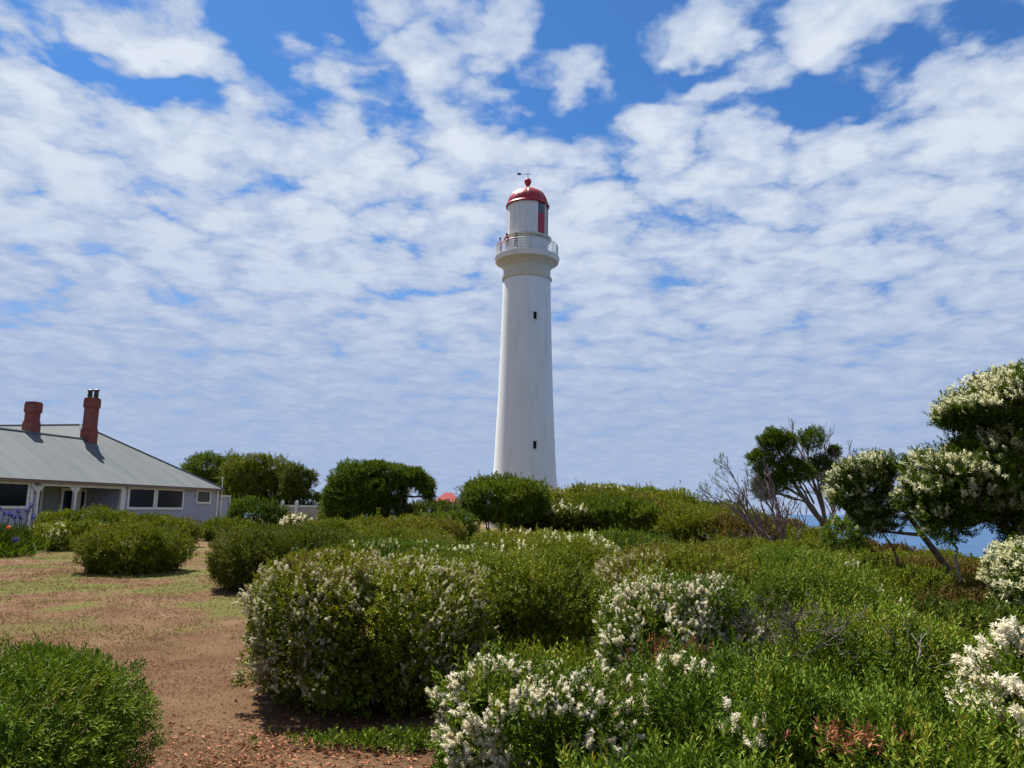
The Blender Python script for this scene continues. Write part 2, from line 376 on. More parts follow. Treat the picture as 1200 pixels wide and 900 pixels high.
def build_shrubs():
    G = 'wind clipped shrubs of the heath'
    # --- foreground
    shrub('shrub', 'feathery bright green cushion bush at the bottom left corner', -190, 158, 3.95, .78, 'bright', ry=.95, leaf=.030, dens=1.2, sprout=0, e=4.2, amp=.12, wl=.30, leaves=11, up=.5, bend=(.25, -.05, 0), tb=.5)
    shrub('shrub', 'big rounded bush with small cream flowers on its left side, beside the dry lawn', 320, 580, 7.45, 1.10, 'olive', ry=1.45, leaf=.034, dens=1.2, lobes=6, e=4.0, amp=.17,
          bloom=(side(lambda x, y, z: 1.1-1.0*x+z*.5-.1, patchy(.43, 1.6, -.5, 5, 2)), 620), bmat='pinkish', bsize=.72, wl=.5, tb=.5)
    shrub('shrub', 'yellow green bush with dark front, joined to the right of the big cream flowered bush', 535, 700, 9.3, 1.04, 'yellow', ry=1.15, leaf=.036, dens=1.1, lobes=5, e=3.6, amp=.2, sprout=.12, tb=.42)
    shrub('shrub', 'low bush crowded with fluffy white flower spikes at the bottom centre', 515, 745, 4.55, .74, 'green', ry=.62, leaf=.034, dens=1.2, lobes=4, amp=.14,
          bloom=(side(lambda x, y, z: 1.15-1.3*x+.0*y, patchy(.46, 3.4, -.2, 9, 5)), 1150), bmat='white', bsize=.85, wl=.36, up=.5, sprout=.1)
    shrub('shrub', 'wide bush topped with white flower spikes behind the bottom centre one', 690, 890, 6.7, .96, 'green', ry=.75, leaf=.036, dens=1.1, lobes=5, amp=.18,
          bloom=(patchy(.46, 3.0, -.2, 7, 8), 900), bmat='white', bsize=.82, wl=.36, sprout=.06)
    shrub('shrub', 'leafy bright green bush with three tall white spikes, right of the bottom centre flowers', 735, 985, 4.7, .74, 'bright', ry=.85, leaf=.034, dens=1.15, lobes=5, amp=.2,
          bloom=(side(lambda x, y, z: (x < -.15)*(y < .35)*1., patchy(.56, 4.0, .3, 12, 13)), 240), bmat='white', bsize=1.1, wl=.34, up=.8, sprout=.2)
    shrub('shrub', 'bright green leafy bush with dead orange leaves at the bottom edge', 930, 1180, 3.9, .66, 'bright', ry=.75, leaf=.034, dens=1.15, lobes=5, amp=.2, wl=.34, up=.8, sprout=.22, tb=.55)
    shrub('shrub', 'low green bush filling the bottom edge between the white flowers and the orange leaves', 640, 960, 3.45, .50, 'bright', ry=.55, leaf=.036, dens=1.1, lobes=4, amp=.2, wl=.34, up=.8, sprout=.2, tb=.5)
    shrub('shrub', 'spreading green bush with a bare twig patch, middle of the right foreground', 900, 1120, 5.9, .84, 'bright', ry=.8, leaf=.034, dens=1.1, lobes=6, amp=.26, wl=.34, up=.8, sprout=.15, tb=.45)
    shrub('shrub', 'bush at the right edge carrying the largest white bottlebrush spikes', 1135, 1330, 4.1, .92, 'green', ry=.7, leaf=.042, dens=1.1, lobes=4, amp=.2,
          bloom=(side(lambda x, y, z: (z > .35)*1., patchy(.44, 3.6, -.2, 10, 21)), 430), bmat='white', bsize=1.6, wl=.34, bend=(-.6, -.2, .1), sprout=.1)
    shrub('shrub', 'leafy green bush behind the twig patch with a few white spikes on its crest', 860, 1045, 7.6, .98, 'green', ry=.8, leaf=.034, dens=1.1, lobes=5, amp=.22,
          bloom=(patchy(.66, 2.5, .3, 14, 31), 300), bmat='white', bsize=1.0, wl=.34, sprout=.2)
    shrub('shrub', 'dark hollow bush with brown dry twigs below the leaning flowered tree', 1040, 1250, 7.9, .66, 'dark', ry=.9, leaf=.04, dens=.8, lobes=6, amp=.3, under=.15, tb=.4)
    shrub('shrub', 'brown dry leaved shrub beneath the large flowering tree at right', 1080, 1330, 10.0, .75, 'brown', ry=1.3, leaf=.045, dens=.6, lobes=6, amp=.35, tb=.4)
    shrub('shrub', 'pale flowered bush low at the right edge beneath the big tree crown', 1165, 1290, 8.6, 1.42, 'green', ry=.55, leaf=.04, dens=1.0, lobes=4, amp=.25,
          bloom=(patchy(.42, 2.4, -.4, 8, 33), 330), bmat='cream', bsize=1.1, under=.25)
    # --- middle band behind the foreground bushes
    shrub('shrub', 'flat topped bush with cream blossom down its left edge, behind the white flowers', 700, 880, 11.4, 1.06, 'olive', ry=1.5, dens=1.2, lobes=6, e=2.9, amp=.16,
          bloom=(side(lambda x, y, z: -1.2*x-.2, patchy(.42, 2.0, -.5, 8, 41)), 260), bmat='pinkish', bsize=.95, tb=.55, sprout=.1)
    shrub('shrub', 'mossy green flat bush directly behind the big cream flowered bush', 372, 590, 11.6, 1.08, 'green', ry=1.5, dens=1.2, lobes=6, e=2.9, amp=.14, bloom=(patchy(.56, 1.5, .2, 10, 43), 120), bmat='cream', bsize=.8, tb=.6)
    shrub('shrub', 'pale green cushion bush dotted with cream blossom in the centre', 556, 726, 14.8, 1.16, 'yellow', ry=1.6, dens=1.1, lobes=5, e=2.9, amp=.14, bloom=(patchy(.50, 1.2, .1, 10, 47), 130), bmat='cream', bsize=1.0, tb=.6)
    shrub('shrub', 'dark green domed bush at the far right edge of the dry lawn', 258, 436, 15.9, 1.14, 'dark', ry=1.7, dens=1.2, lobes=5, e=2.8, amp=.14, tb=.62, leaf=.045)
    shrub('shrub', 'low mossy bush touching the right side of the dark domed bush', 408, 540, 18.0, 1.06, 'olive', ry=1.4, lobes=5, e=2.9, amp=.14, tb=.6)
    shrub('shrub', 'mid green cushion bush right of the centre blossom bush', 655, 800, 18.0, 1.08, 'green', ry=1.7, lobes=5, e=2.9, amp=.16, tb=.5)
    shrub('shrub', 'olive cushion bush with dark shaded front, right of the mid green one', 812, 950, 15.6, 1.0, 'olive', ry=1.6, lobes=6, e=2.8, amp=.2, tb=.55)
    shrub('shrub', 'bright grassy green bush in front of the bare wind bent shrub', 860, 1010, 12.2, .98, 'bright', ry=1.3, lobes=5, e=2.6, amp=.2, tb=.5, sprout=.1, bloom=(patchy(.68, 2, .2, 12, 51), 120), bmat='white')
    shrub('shrub', 'rough green bush between the slanting trunk and the bright grassy bush', 1000, 1120, 12.4, .82, 'olive', ry=1.2, lobes=5, amp=.25, tb=.4)
    # further cushions
    spec = [
        (430, 540, 22.5, 1.12, 'olive', 'thin flat cushion of olive shrub in front of the flat topped tree'),
        (345, 432, 24.5, .98, 'yellow', 'small pale green cushion bush just left below the flat topped tree'),
        (470, 560, 28.5, 1.2, 'green', 'rounded green cushion right of the flat topped tree trunk'),
        (560, 690, 21.0, .84, 'yellow', 'bright flat cushion beneath the dark hollow under the thicket'),
        (690, 800, 22.5, .86, 'olive', 'olive flat cushion below the middle of the long thicket'),
        (790, 900, 21.0, .84, 'green', 'green cushion below the right end of the long thicket'),
        (880, 980, 18.8, .92, 'olive', 'olive bush at the foot of the bare wind bent shrub'),
        (965, 1070, 17.4, .86, 'olive', 'olive cushion between the leaning tree trunks'),
        (1040, 1160, 16.0, .78, 'brown', 'brownish heath bush below the strip of sea at right, in front of the skyline'),
        (1130, 1260, 15.0, .72, 'olive', 'low olive heath bush under the big crown near the sea'),
        (240, 300, 36.0, .85, 'yellow', 'low pale shrub in front of the white corner of the cottage'),
        (380, 470, 33.0, 1.15, 'yellow', 'light green cushion hugging the base of the flat topped tree'),
    ]
    for a, b, Y, h, m, lab in spec:
        h *= 1+.13*math.sin(a*1.7)
        shrub('shrub', lab, a, b, Y, h, m, ry=(xat(b, Y)-xat(a, Y))*.42, lobes=5, e=2.9, amp=.15, tb=.55, dens=1.1)
    # --- left: around the cottage
    shrub('shrub', 'mushroom shaped dark bush on the dry lawn in front of the cottage', 104, 220, 18.9, 1.02, 'olive', ry=1.3, lobes=6, e=2.6, amp=.18, under=.0, tb=.5, leaf=.045, dens=1.2)
    shrub('shrub', 'low hedge bush with small cream flowers left of the mushroom shaped bush', 32, 130, 27.5, .86, 'yellow', ry=1.0, lobes=5, amp=.14, tb=.55, bloom=(patchy(.5, 1.2, -.2, 8, 61), 60), bmat='cream', bsize=.8)
    shrub('shrub', 'long low hedge bush running before the cottage veranda', 42, 168, 32.0, 1.22, 'yellow', ry=1.2, lobes=6, e=2.9, amp=.14, tb=.55)
    shrub('shrub', 'rounded hedge bush before the cottage windows', 140, 234, 30.5, 1.10, 'olive', ry=1.3, lobes=5, e=2.8, amp=.15, tb=.6)
    shrub('shrub', 'vivid green domed bush between the cottage and the grey gate', 268, 332, 44.0, 1.9, 'bright', ry=1.5, lobes=3, e=2.3, amp=.08, tb=.3)
    shrub('shrub', 'small bush with a spray of white flowers before the grey gate', 334, 366, 40.0, .98, 'olive', ry=.8, lobes=3, amp=.2, bloom=(patchy(.35, 1.5, -.3, 8, 71), 90), bmat='white', bsize=1.6)
    # --- the thicket before the lighthouse
    TG = 'wind clipped thicket below the lighthouse'
    tk = [
        (592, 672, 36.0, 574, 'yellow', 2.2, 'thicket shrub filling the notch right of the round topped dark shrub', .0, .5),
        (538, 640, 33.0, 561, 'green', 2.6, 'round topped dark shrub at the left foot of the lighthouse', .42, .42),
        (575, 705, 42.0, 576, 'yellow', 3.0, 'yellowish thicket shrub under the left half of the lighthouse base', .0, .5),
        (632, 765, 43.0, 571, 'olive', 3.2, 'highest pale topped shrub of the long thicket, right of the lighthouse base', .0, .6),
        (705, 835, 42.0, 580, 'yellow', 3.0, 'sloping thicket shrub right of the highest one', .0, .5),
        (775, 895, 41.0, 594, 'olive', 2.8, 'sloping thicket shrub further down, left of the bare wind bent shrub', .0, .5),
        (835, 955, 40.0, 609, 'brown', 2.6, 'brown tinged heath shrub behind the bare wind bent shrub', .0, .5),
        (610, 700, 34.5, 592, 'olive', 1.8, 'front thicket shrub standing over a dark gap, below the lighthouse base', .55, .5),
        (670, 775, 34.5, 588, 'green', 2.0, 'front thicket shrub in the middle of the row facing the heath', .42, .5),
        (745, 850, 34.0, 598, 'olive', 2.0, 'front thicket shrub with brown sides at the right part of the row', .12, .55),
        (815, 915, 33.0, 609, 'brown', 1.9, 'brown front thicket shrub at the right end of the row', .0, .5),
        (880, 985, 33.0, 625, 'olive', 2.0, 'low heath shrub on the skyline below the sea horizon', .0, .5),
        (965, 1065, 31.0, 639, 'brown', 2.0, 'brownish heath shrub on the skyline left of the slanting trunk', .0, .5),
        (1045, 1145, 29.0, 650, 'olive', 1.8, 'heath shrub on the skyline right of the slanting trunk', .0, .5),
        (1125, 1240, 27.5, 660, 'brown', 1.8, 'heath shrub on the skyline at the right edge by the sea', .0, .5),
        (640, 800, 38.5, 579, 'olive', 2.4, 'broad low thicket shrub joining the sloping ones into one mass', .0, .55),
        (745, 905, 37.5, 598, 'olive', 2.2, 'broad low thicket shrub on the falling slope toward the bare shrub', .0, .5),
        (690, 810, 50.0, 575, 'green', 3.0, 'far thicket shrub on the ridge behind the sloping ones', .0, .6),
    ]
    for a, b, Y, ty, m, ry, lab, un, tb in tk:
        cx = (xat(a, Y)+xat(b, Y))/2; top = zat((a+b)/2, ty, Y)-g1(cx, Y)
        shrub('shrub', lab, a, b, Y, max(.35, top), m, ry=ry, lobes=8, e=2.15, amp=.20, under=un, tb=tb, dens=1.0, bend=(-.3, 0, 0), group=None,
              bloom=((patchy(.50, .7, .2, 9, int(Y)), 22) if a in (575, 632, 610) else None), bsize=1.5)
build_shrubs()

# ------------------------------------------------------------------ trees
def tree(name, label, trunk, tr, lobes, mat, bark='bark', leaf=.05, dens=1.0, bloom=None, bmat='cream', bsize=1.0, twigs=5, e=2.1, amp=.3, core=False, gap=.42, tb=.45, cat='tree', group=None, bend=None, wl=.36, limb=.4, bare=0, shade_up=.4):
    """trunk: list of world points; lobes: foliage masses (x,y,z,rx,ry,rz)"""
    SEED[0] += 1; rg = np.random.default_rng(SEED[0])
    trunks = trunk if isinstance(trunk[0][0], (list, tuple)) else [trunk]
    loc = np.array(trunks[0][0], float); root = thing(name, label, cat, tuple(loc), 0, group)
    b = MB()
    allp = []
    for t in trunks:
        t = [np.array(p, float) for p in t]; k = len(t)
        fine = []
        for i in range(k-1):
            for s in (0, .5): fine.append(t[i]*(1-s)+t[i+1]*s+(rg.normal(size=3)*.03 if s or i else 0))
        fine.append(t[-1]); n = len(fine)
        b.tube([p-loc for p in fine], [tr*(1-.72*i/(n-1)) for i in range(n)], 8)
        allp += [(p, tr*(1-.72*i/(n-1))) for i, p in enumerate(fine) if i > n*.35]
    b.build('trunk', M[bark], root, smooth=True)
    for l in lobes:
        lm = MB()
        c = np.array(l[:3]); r = np.array(l[3:6])
        low = [(p, w) for p, w in allp if p[2] < c[2]+.15] or allp
        p, w = min(low, key=lambda q: np.linalg.norm((q[0]-c)*np.array([1, 1, .6])))
        mid = p*.5+c*.5+rg.normal(size=3)*.1*np.linalg.norm(c-p); mid[2] -= .05*np.linalg.norm(c-p)
        lm.tube([p-loc, mid-loc, c-loc], [w*.75*limb/.4, w*.5*limb/.4, w*.2], 6)
        for q in range(twigs+3):
            d = nrm(rg.normal(size=3)+np.array([0, 0, .4])+(np.array(bend)*.7 if bend is not None else 0)); e1 = c+d*r*rg.uniform(.7, .98)
            s = (mid if rg.random() < .4 else c)
            m_ = (s+e1)/2+rg.normal(size=3)*.08*np.linalg.norm(e1-s)
            lm.tube([s-loc, m_-loc, e1-loc], [w*.22, w*.14, w*.05], 4)
        lm.build('limb', M[bark], root)
    sat = []
    for l in lobes:
        for q in range(4):
            d = nrm(rg.normal(size=3)+np.array([0, 0, .3])); f = rg.uniform(.28, .5); sat.append((*(np.array(l[:3])+d*np.array(l[3:6])*.92), *(np.array(l[3:6])*f)))
    lobes = list(lobes)+sat
    TUFT[0] = leaf*4.0
    area = sum(4.2*(l[3]*l[4]+l[3]*l[5]+l[4]*l[5]) for l in lobes)
    parts = []
    if dens:
        for sh, fr in ((1.16, .10), (1.0, .5), (.82, .4), (.6, .25)):
            P, N = sample_lobes(lobes, int(area*fr*dens/leaf**2), rg, e, amp, 2.2, None, sh, SEED[0])
            sc = 1/np.mean(np.array(lobes)[:, 3:6])
            g = N1.fbm(P+SEED[0]*3.3, 3.0*sc, 3); k = g > gap-(.1 if sh < 1 else 0); P, N = P[k], N[k]
            patch = N2.fbm(P+SEED[0], 2.5*sc, 2); parts.append(sprigs(P, N, 9, leaf*1.8, leaf, leaf*wl, rg, up=.4, tint=np.clip(tb+(patch-.5)*.9, .05, .9), bend=bend, jit=.6))
        if core: parts += lobe_core(lobes, .72, e, amp, 2.2, SEED[0])
        V, F, T = merge(parts); np_mesh('crown', V-loc, F, M[mat], root, T)
    if bloom:
        fn, dn = bloom
        P, N = sample_lobes(lobes, int(area*dn), rg, e, amp, 2.2, None, 1.03, SEED[0])
        pr = fn(P, N, loc, (1, 1, 1)); k = rg.random(len(P)) < pr; P, N = P[k], N[k]
        V, F, T = sprigs(P, N, 14, .075*bsize, .034*bsize, .017*bsize, rg, spread=(80, 30), up=.5, tint=rg.random(len(P))*.8+.1, jit=.7, bend=bend)
        o = np_mesh('blossom', V-loc, F, M[bmat], root, T); o['kind'] = 'stuff'
    return root

def twiggy(name, label, base, stems, r0, mat, cat='shrub', seed=1, rmin=.002, parent=None, offset=None, depth=4, spreadv=.38, lean=(-.25, 0, 0), nchild=3, sh=.68, leafy=None, thin=.55, asplit='branches'):
    """bare branching shrub; stems: list of (direction, length)"""
    rg = np.random.default_rng(seed); b = MB(); tips = []
    base = np.array(base, float)
    root = parent or thing(name, label, cat, tuple(base))
    if parent is not None: base0 = base.copy()
    def grow(p, d, L, r, dep):
        pts = [p]; q = p.copy(); dd = nrm(np.array(d, float))
        for i in range(3):
            dd = nrm(dd+rg.normal(size=3)*.13+np.array(lean)*.10+np.array([0, 0, .04])); q = q+dd*L/3; pts.append(q)
        r = max(r, rmin); o_ = base if offset is None else offset
        b.tube([x-o_ for x in pts], [r, max(rmin, r*.88), max(rmin, r*.76), max(rmin, r*.62)], 5 if dep > 1 else 3)
        if dep == 0: tips.append((q, dd)); return
        for k in range(nchild):
            s = pts[-1] if k == 0 else pts[rg.integers(1, 4)]
            grow(s, dd+rg.normal(size=3)*spreadv, L*sh*rg.uniform(.8, 1.2), r*(.62 if k == 0 else thin), dep-1)
    for d, L in stems: grow(base+rg.normal(size=3)*np.array([.06, .06, 0]), d, L, r0, depth)
    b.build('branches' if parent is None else 'twigs', M[mat], root)
    if leafy:
        m, frac, leaf, fn = leafy
        T = [(q, d) for q, d in tips if fn(q)]
        if T:
            P = np.array([q for q, d in T]); N = np.array([d for q, d in T]); k = rg.random(len(P)) < frac; P, N = P[k], N[k]
            P = np.repeat(P, 5, 0)+rg.normal(size=(len(P)*5, 3))*leaf*1.2; N = np.repeat(N, 5, 0)
            V, F, T_ = sprigs(P, N, 9, leaf*2, leaf, leaf*.4, rg, tint=rg.random(len(P))*.5+.25); np_mesh('foliage', V-base, F, M[m], root, T_)
    return root

def lobepx(px, py, Y, rpx, rpy=None, ry=None):
    p = at(px, py, Y); s = Y/FPX*1.01; rpy = rpy or rpx
    return (p[0], p[1], p[2], rpx*s, ry or rpx*s*.9, rpy*s)
def gp(px, Y, dz=0):
    x = xat(px, Y); return [x, Y, g1(x, Y)-.08+dz]
def P3(px, py, Y): return list(at(px, py, Y))

def build_trees():
    # behind the cottage
    Y = 68
    tree('tree', 'dark green tree rising behind the right end of the cottage roof', [gp(262, Y), P3(262, 585, Y), P3(256, 560, Y)], .25,
         [lobepx(242, 549, Y, 24, 13), lobepx(268, 553, Y+1, 24, 16), lobepx(228, 560, Y, 16, 10), lobepx(262, 575, Y, 24, 14)], 'green', leaf=.17, core=True, tb=.5, gap=.3, amp=.2)
    Y = 64
    tree('tree', 'rounded olive green tree left of the grey gate', [gp(315, Y), P3(314, 590, Y), P3(310, 565, Y)], .25,
         [lobepx(292, 557, Y, 26, 17), lobepx(320, 556, Y, 20, 18), lobepx(300, 580, Y, 32, 20), lobepx(336, 574, Y, 18, 16), lobepx(276, 582, Y, 18, 16)], 'olive', leaf=.16, core=True, tb=.45, gap=.3, amp=.2)
    tree('tree', 'small tree with one flat arm reaching right above the grey gate', [gp(338, Y-3), P3(340, 590, Y-3), P3(343, 568, Y-3)], .14,
         [lobepx(352, 561, Y-3, 17, 8), lobepx(347, 572, Y-3, 13, 8), lobepx(362, 558, Y-3, 8, 5)], 'dark', leaf=.14, core=False, tb=.5, gap=.3)
    Y = 62
    shrub('shrub', 'dark hedge seen above the grey gate', 325, 395, Y, 2.55, 'dark', ry=1.8, lobes=5, e=2.9, amp=.12, tb=.4)
    shrub('shrub', 'dark hedge bush behind the right end of the flat topped tree', 478, 545, 52, 2.0, 'dark', ry=2.0, lobes=5, e=2.9, amp=.14, tb=.4)
    shrub('shrub', 'small yellowish bush beside the trunk of the flat topped tree on its left', 374, 400, 41, 1.9, 'yellow', ry=.8, lobes=3, amp=.2, tb=.5)
    # flat topped tree
    Y = 38
    tree('tree', 'flat topped dark green tree sculpted by wind between the gate and the lighthouse', [[gp(448, Y), P3(450, 600, Y), P3(452, 575, Y)], [gp(462, Y), P3(468, 595, Y+.3), P3(474, 570, Y+.3)]], .2,
         [lobepx(425, 557, Y, 24, 11, 2.0), lobepx(403, 572, Y, 14, 12, 1.4), lobepx(450, 554, Y, 22, 8, 1.5), lobepx(472, 560, Y, 18, 8, 1.2), lobepx(428, 580, Y, 32, 20, 2.2), lobepx(394, 592, Y, 13, 18, 1.0), lobepx(455, 575, Y+.8, 20, 16, 1.6),
          lobepx(422, 603, Y, 30, 15, 1.8), lobepx(462, 603, Y+1, 17, 16, 1.2), lobepx(488, 561, Y, 14, 7, .8), lobepx(498, 570, Y, 10, 8, .7), lobepx(503, 580, Y+.5, 6, 7, .5)], 'green', leaf=.10, core=True, tb=.42, gap=.30, amp=.22, dens=1.1, bend=(-.2, 0, 0))
    Yt = 33.2
    tree('tree', 'bare white forked stem standing in the dark gap under the thicket', [gp(611, Yt), P3(610, 618, Yt), P3(608, 606, Yt), P3(612, 598, Yt)], .07, [lobepx(612, 590, Yt, 12, 6, .4)], 'olive', bark='palebark', leaf=.08, dens=.8)
    # right side: bare wind bent shrub
    twiggy('shrub', 'bare grey wind bent shrub with green tufts at its left tips', gp(926, 20.5), [((-.50, 0, .85), 1.45), ((-.62, .2, .80), 1.4), ((-.36, -.2, .95), 1.35), ((-.74, .1, .7), 1.2), ((-.55, .3, .75), 1.3)], .045, 'greytwig', rmin=.007,
           seed=4, depth=4, spreadv=.30, lean=(-.25, 0, .35), nchild=3, sh=.64, thin=.66, leafy=('green', .8, .045, lambda q: q[0] < xat(852, 20.5)))
    Y = 24
    tA = tree('tree', 'dark green tree with clumped crown and forked trunk left of the twiggy tree', [[gp(962, Y), P3(964, 612, Y), P3(950, 592, Y), P3(925, 573, Y), P3(905, 550, Y)], [P3(964, 612, Y), P3(940, 585, Y), P3(920, 545, Y), P3(912, 525, Y)]], .085,
         [lobepx(906, 518, Y, 17, 9, .45), lobepx(922, 522, Y, 9, 8, .3), lobepx(890, 538, Y, 12, 9, .35), lobepx(902, 556, Y, 13, 12, .4), lobepx(927, 546, Y, 14, 8, .4), lobepx(895, 574, Y, 10, 11, .3), lobepx(918, 562, Y, 9, 7, .28), lobepx(942, 556, Y, 8, 5, .25)], 'green', leaf=.058, tb=.42, gap=.34, amp=.34, dens=1.3, bend=(-.2, 0, .1))
    twiggy('', '', P3(950, 590, Y), [((-.55, 0, .8), .95), ((-.2, .1, .95), .9), ((-.8, 0, .45), .8)], .035, 'bark', seed=21, rmin=.007, parent=tA, offset=np.array(tA.location), depth=4, spreadv=.34, lean=(-.2, 0, .2), nchild=3, sh=.66)
    tB = tree('tree', 'open twiggy tree with two small dark tufts high in its crown', [[gp(968, Y+.6), P3(966, 608, Y+.6), P3(958, 578, Y+.6), P3(948, 550, Y+.6), P3(946, 525, Y+.6)], [P3(966, 608, Y+.6), P3(962, 580, Y+.6), P3(968, 550, Y+.6), P3(966, 520, Y+.6)]], .07,
         [lobepx(951, 516, Y+.6, 13, 8, .35), lobepx(964, 545, Y+.6, 13, 7, .3), lobepx(950, 554, Y+.6, 8, 5, .3), lobepx(977, 530, Y+.6, 8, 5, .25)], 'green', leaf=.062, tb=.35, gap=.34, dens=1.1, core=True)
    twiggy('', '', P3(962, 585, Y+.6), [((-.3, 0, .95), 1.0), ((.1, .1, 1), 1.0), ((-.1, 0, .95), 1.1), ((.32, 0, .9), .8)], .035, 'greytwig', seed=23, rmin=.007, parent=tB, offset=np.array(tB.location), depth=4, spreadv=.26, lean=(0, 0, .3), nchild=3, sh=.66)
    twiggy('tree', 'leafless grey twigs of a dead tree standing behind the leaning flowered tree', P3(985, 625, 24.5), [((-.18, 0, 1), 1.0), ((.05, 0, 1), 1.15), ((-.40, 0, 1), .85), ((.28, 0, 1), 1.0)], .035, 'greytwig', cat='tree', seed=9, rmin=.006, depth=5, spreadv=.24, lean=(0, 0, .35), nchild=3, sh=.66)
    Y = 18
    shrub('shrub', 'upright leafy bush with pale tips in front of the forked trunk', 962, 1012, Y, zat(985, 608, Y)-g1(xat(985, Y), Y), 'bright', ry=.5, lobes=6, e=2.2, amp=.32, under=.3, tb=.55, dens=.8, bloom=(patchy(.55, 2, .3, 10, 81), 90), bmat='cream', leaf=.055)
    # leaning flowered tree
    Y = 13.5
    tree('tree', 'leaning tree with slanting trunk and cream flowered crown', [gp(1135, Y), P3(1110, 665, Y), P3(1082, 628, Y), P3(1058, 590, Y), P3(1042, 566, Y)], .075,
         [lobepx(1018, 548, Y, 24, 11, .42), lobepx(998, 560, Y, 18, 13, .38), lobepx(992, 580, Y, 15, 13, .32), lobepx(1022, 572, Y, 18, 12, .36), lobepx(1040, 552, Y, 13, 10, .3), lobepx(1008, 600, Y, 13, 12, .3), lobepx(1032, 594, Y, 15, 11, .32), lobepx(1050, 606, Y, 10, 7, .25), lobepx(1018, 620, Y, 8, 7, .22)],
         'green', leaf=.05, tb=.3, gap=.40, amp=.38, dens=1.15,
         bloom=(lambda P, N, c, r: patchy(.44, 3.2, -.20, 8, 5)(P, N, c, r), 320), bsize=1.05, bend=(-.3, 0, .1), twigs=8)
    tree('tree', 'thin dark leaning sapling left of the slanting trunk', [gp(1062, Y+1.2), P3(1054, 655, Y+1.2), P3(1040, 632, Y+1.2), P3(1022, 612, Y+1.2)], .035,
         [lobepx(1020, 606, Y+1.2, 16, 9, .3), lobepx(1036, 616, Y+1.2, 10, 6, .25)], 'dark', leaf=.05, tb=.3, gap=.45, dens=.8)
    # pale stemmed small tree
    Y = 11.8
    tree('tree', 'little pale stemmed tree with hanging flowers below the big crown', [gp(1124, Y), P3(1122, 655, Y), P3(1120, 632, Y), P3(1115, 610, Y)], .03,
         [lobepx(1112, 618, Y, 22, 13, .35), lobepx(1128, 606, Y, 14, 10, .3), lobepx(1096, 610, Y, 13, 10, .3)], 'green', bark='palebark', leaf=.045, tb=.4, gap=.42, dens=.8, bloom=(patchy(.55, 2.6, -.6, 8, 9), 120), bsize=1.0)
    # big flowering tree at the right edge
    Y = 11.0
    tree('tree', 'large cream flowering tree filling the right edge of the picture'.replace(' of the picture', ' above the heath'), [[gp(1330, Y), P3(1300, 640, Y), P3(1235, 590, Y), P3(1180, 540, Y), P3(1150, 500, Y)], [P3(1300, 640, Y), P3(1225, 615, Y), P3(1160, 590, Y), P3(1110, 560, Y)], [P3(1300, 640, Y), P3(1290, 560, Y), P3(1260, 480, Y)]], .12,
         [lobepx(1188, 474, Y, 58, 28, .75), lobepx(1138, 486, Y, 28, 20, .55), lobepx(1245, 462, Y, 55, 38, .9), lobepx(1168, 518, Y, 34, 18, .6), lobepx(1215, 525, Y, 46, 30, .7),
          lobepx(1100, 552, Y, 26, 18, .5), lobepx(1086, 576, Y, 20, 18, .45), lobepx(1150, 532, Y, 36, 18, .6), lobepx(1122, 578, Y, 30, 22, .55), lobepx(1176, 596, Y, 28, 18, .5), lobepx(1098, 604, Y, 16, 16, .4), lobepx(1140, 558, Y, 34, 18, .6), lobepx(1183, 570, Y, 42, 20, .6), lobepx(1120, 596, Y, 20, 15, .45), lobepx(1228, 585, Y, 42, 34, .7), lobepx(1200, 628, Y, 16, 26, .4), lobepx(1245, 650, Y, 40, 40, .5), lobepx(1280, 540, Y, 50, 60, .9)],
         'green', leaf=.047, tb=.28, gap=.40, amp=.34, dens=1.15, bloom=(lambda P, N, c, r: patchy(.45, 2.8, -.15, 7, 15)(P, N, c, r), 340), bsize=1.15, bend=(-.35, 0, .15), twigs=10)
    # dead twigs in the foreground
    twiggy('dead_branch', 'bleached grey dead twigs poking out of the green bush', P3(1072, 792, 5.3), [((-.5, -.2, .8), .12), ((.35, 0, .9), .13), ((.0, -.2, .9), .14), ((.9, -.1, .5), .12)], .0055, 'palebark', cat='dead branch', seed=12, depth=3, spreadv=.5, lean=(0, 0, 0), nchild=2, sh=.75, thin=.7)
    twiggy('dead_branch', 'tangle of brown dead twigs in the hollow of the right foreground bush', P3(935, 775, 5.6), [((-.7, -.2, .6), .2), ((.5, 0, .6), .2), ((-.2, -.2, .9), .16), ((.9, -.1, .4), .2), ((-.9, 0, .2), .2)], .008, 'bark', cat='dead branch', seed=15, depth=4, spreadv=.55, lean=(0, 0, 0), nchild=3, sh=.72, thin=.6)
build_trees()
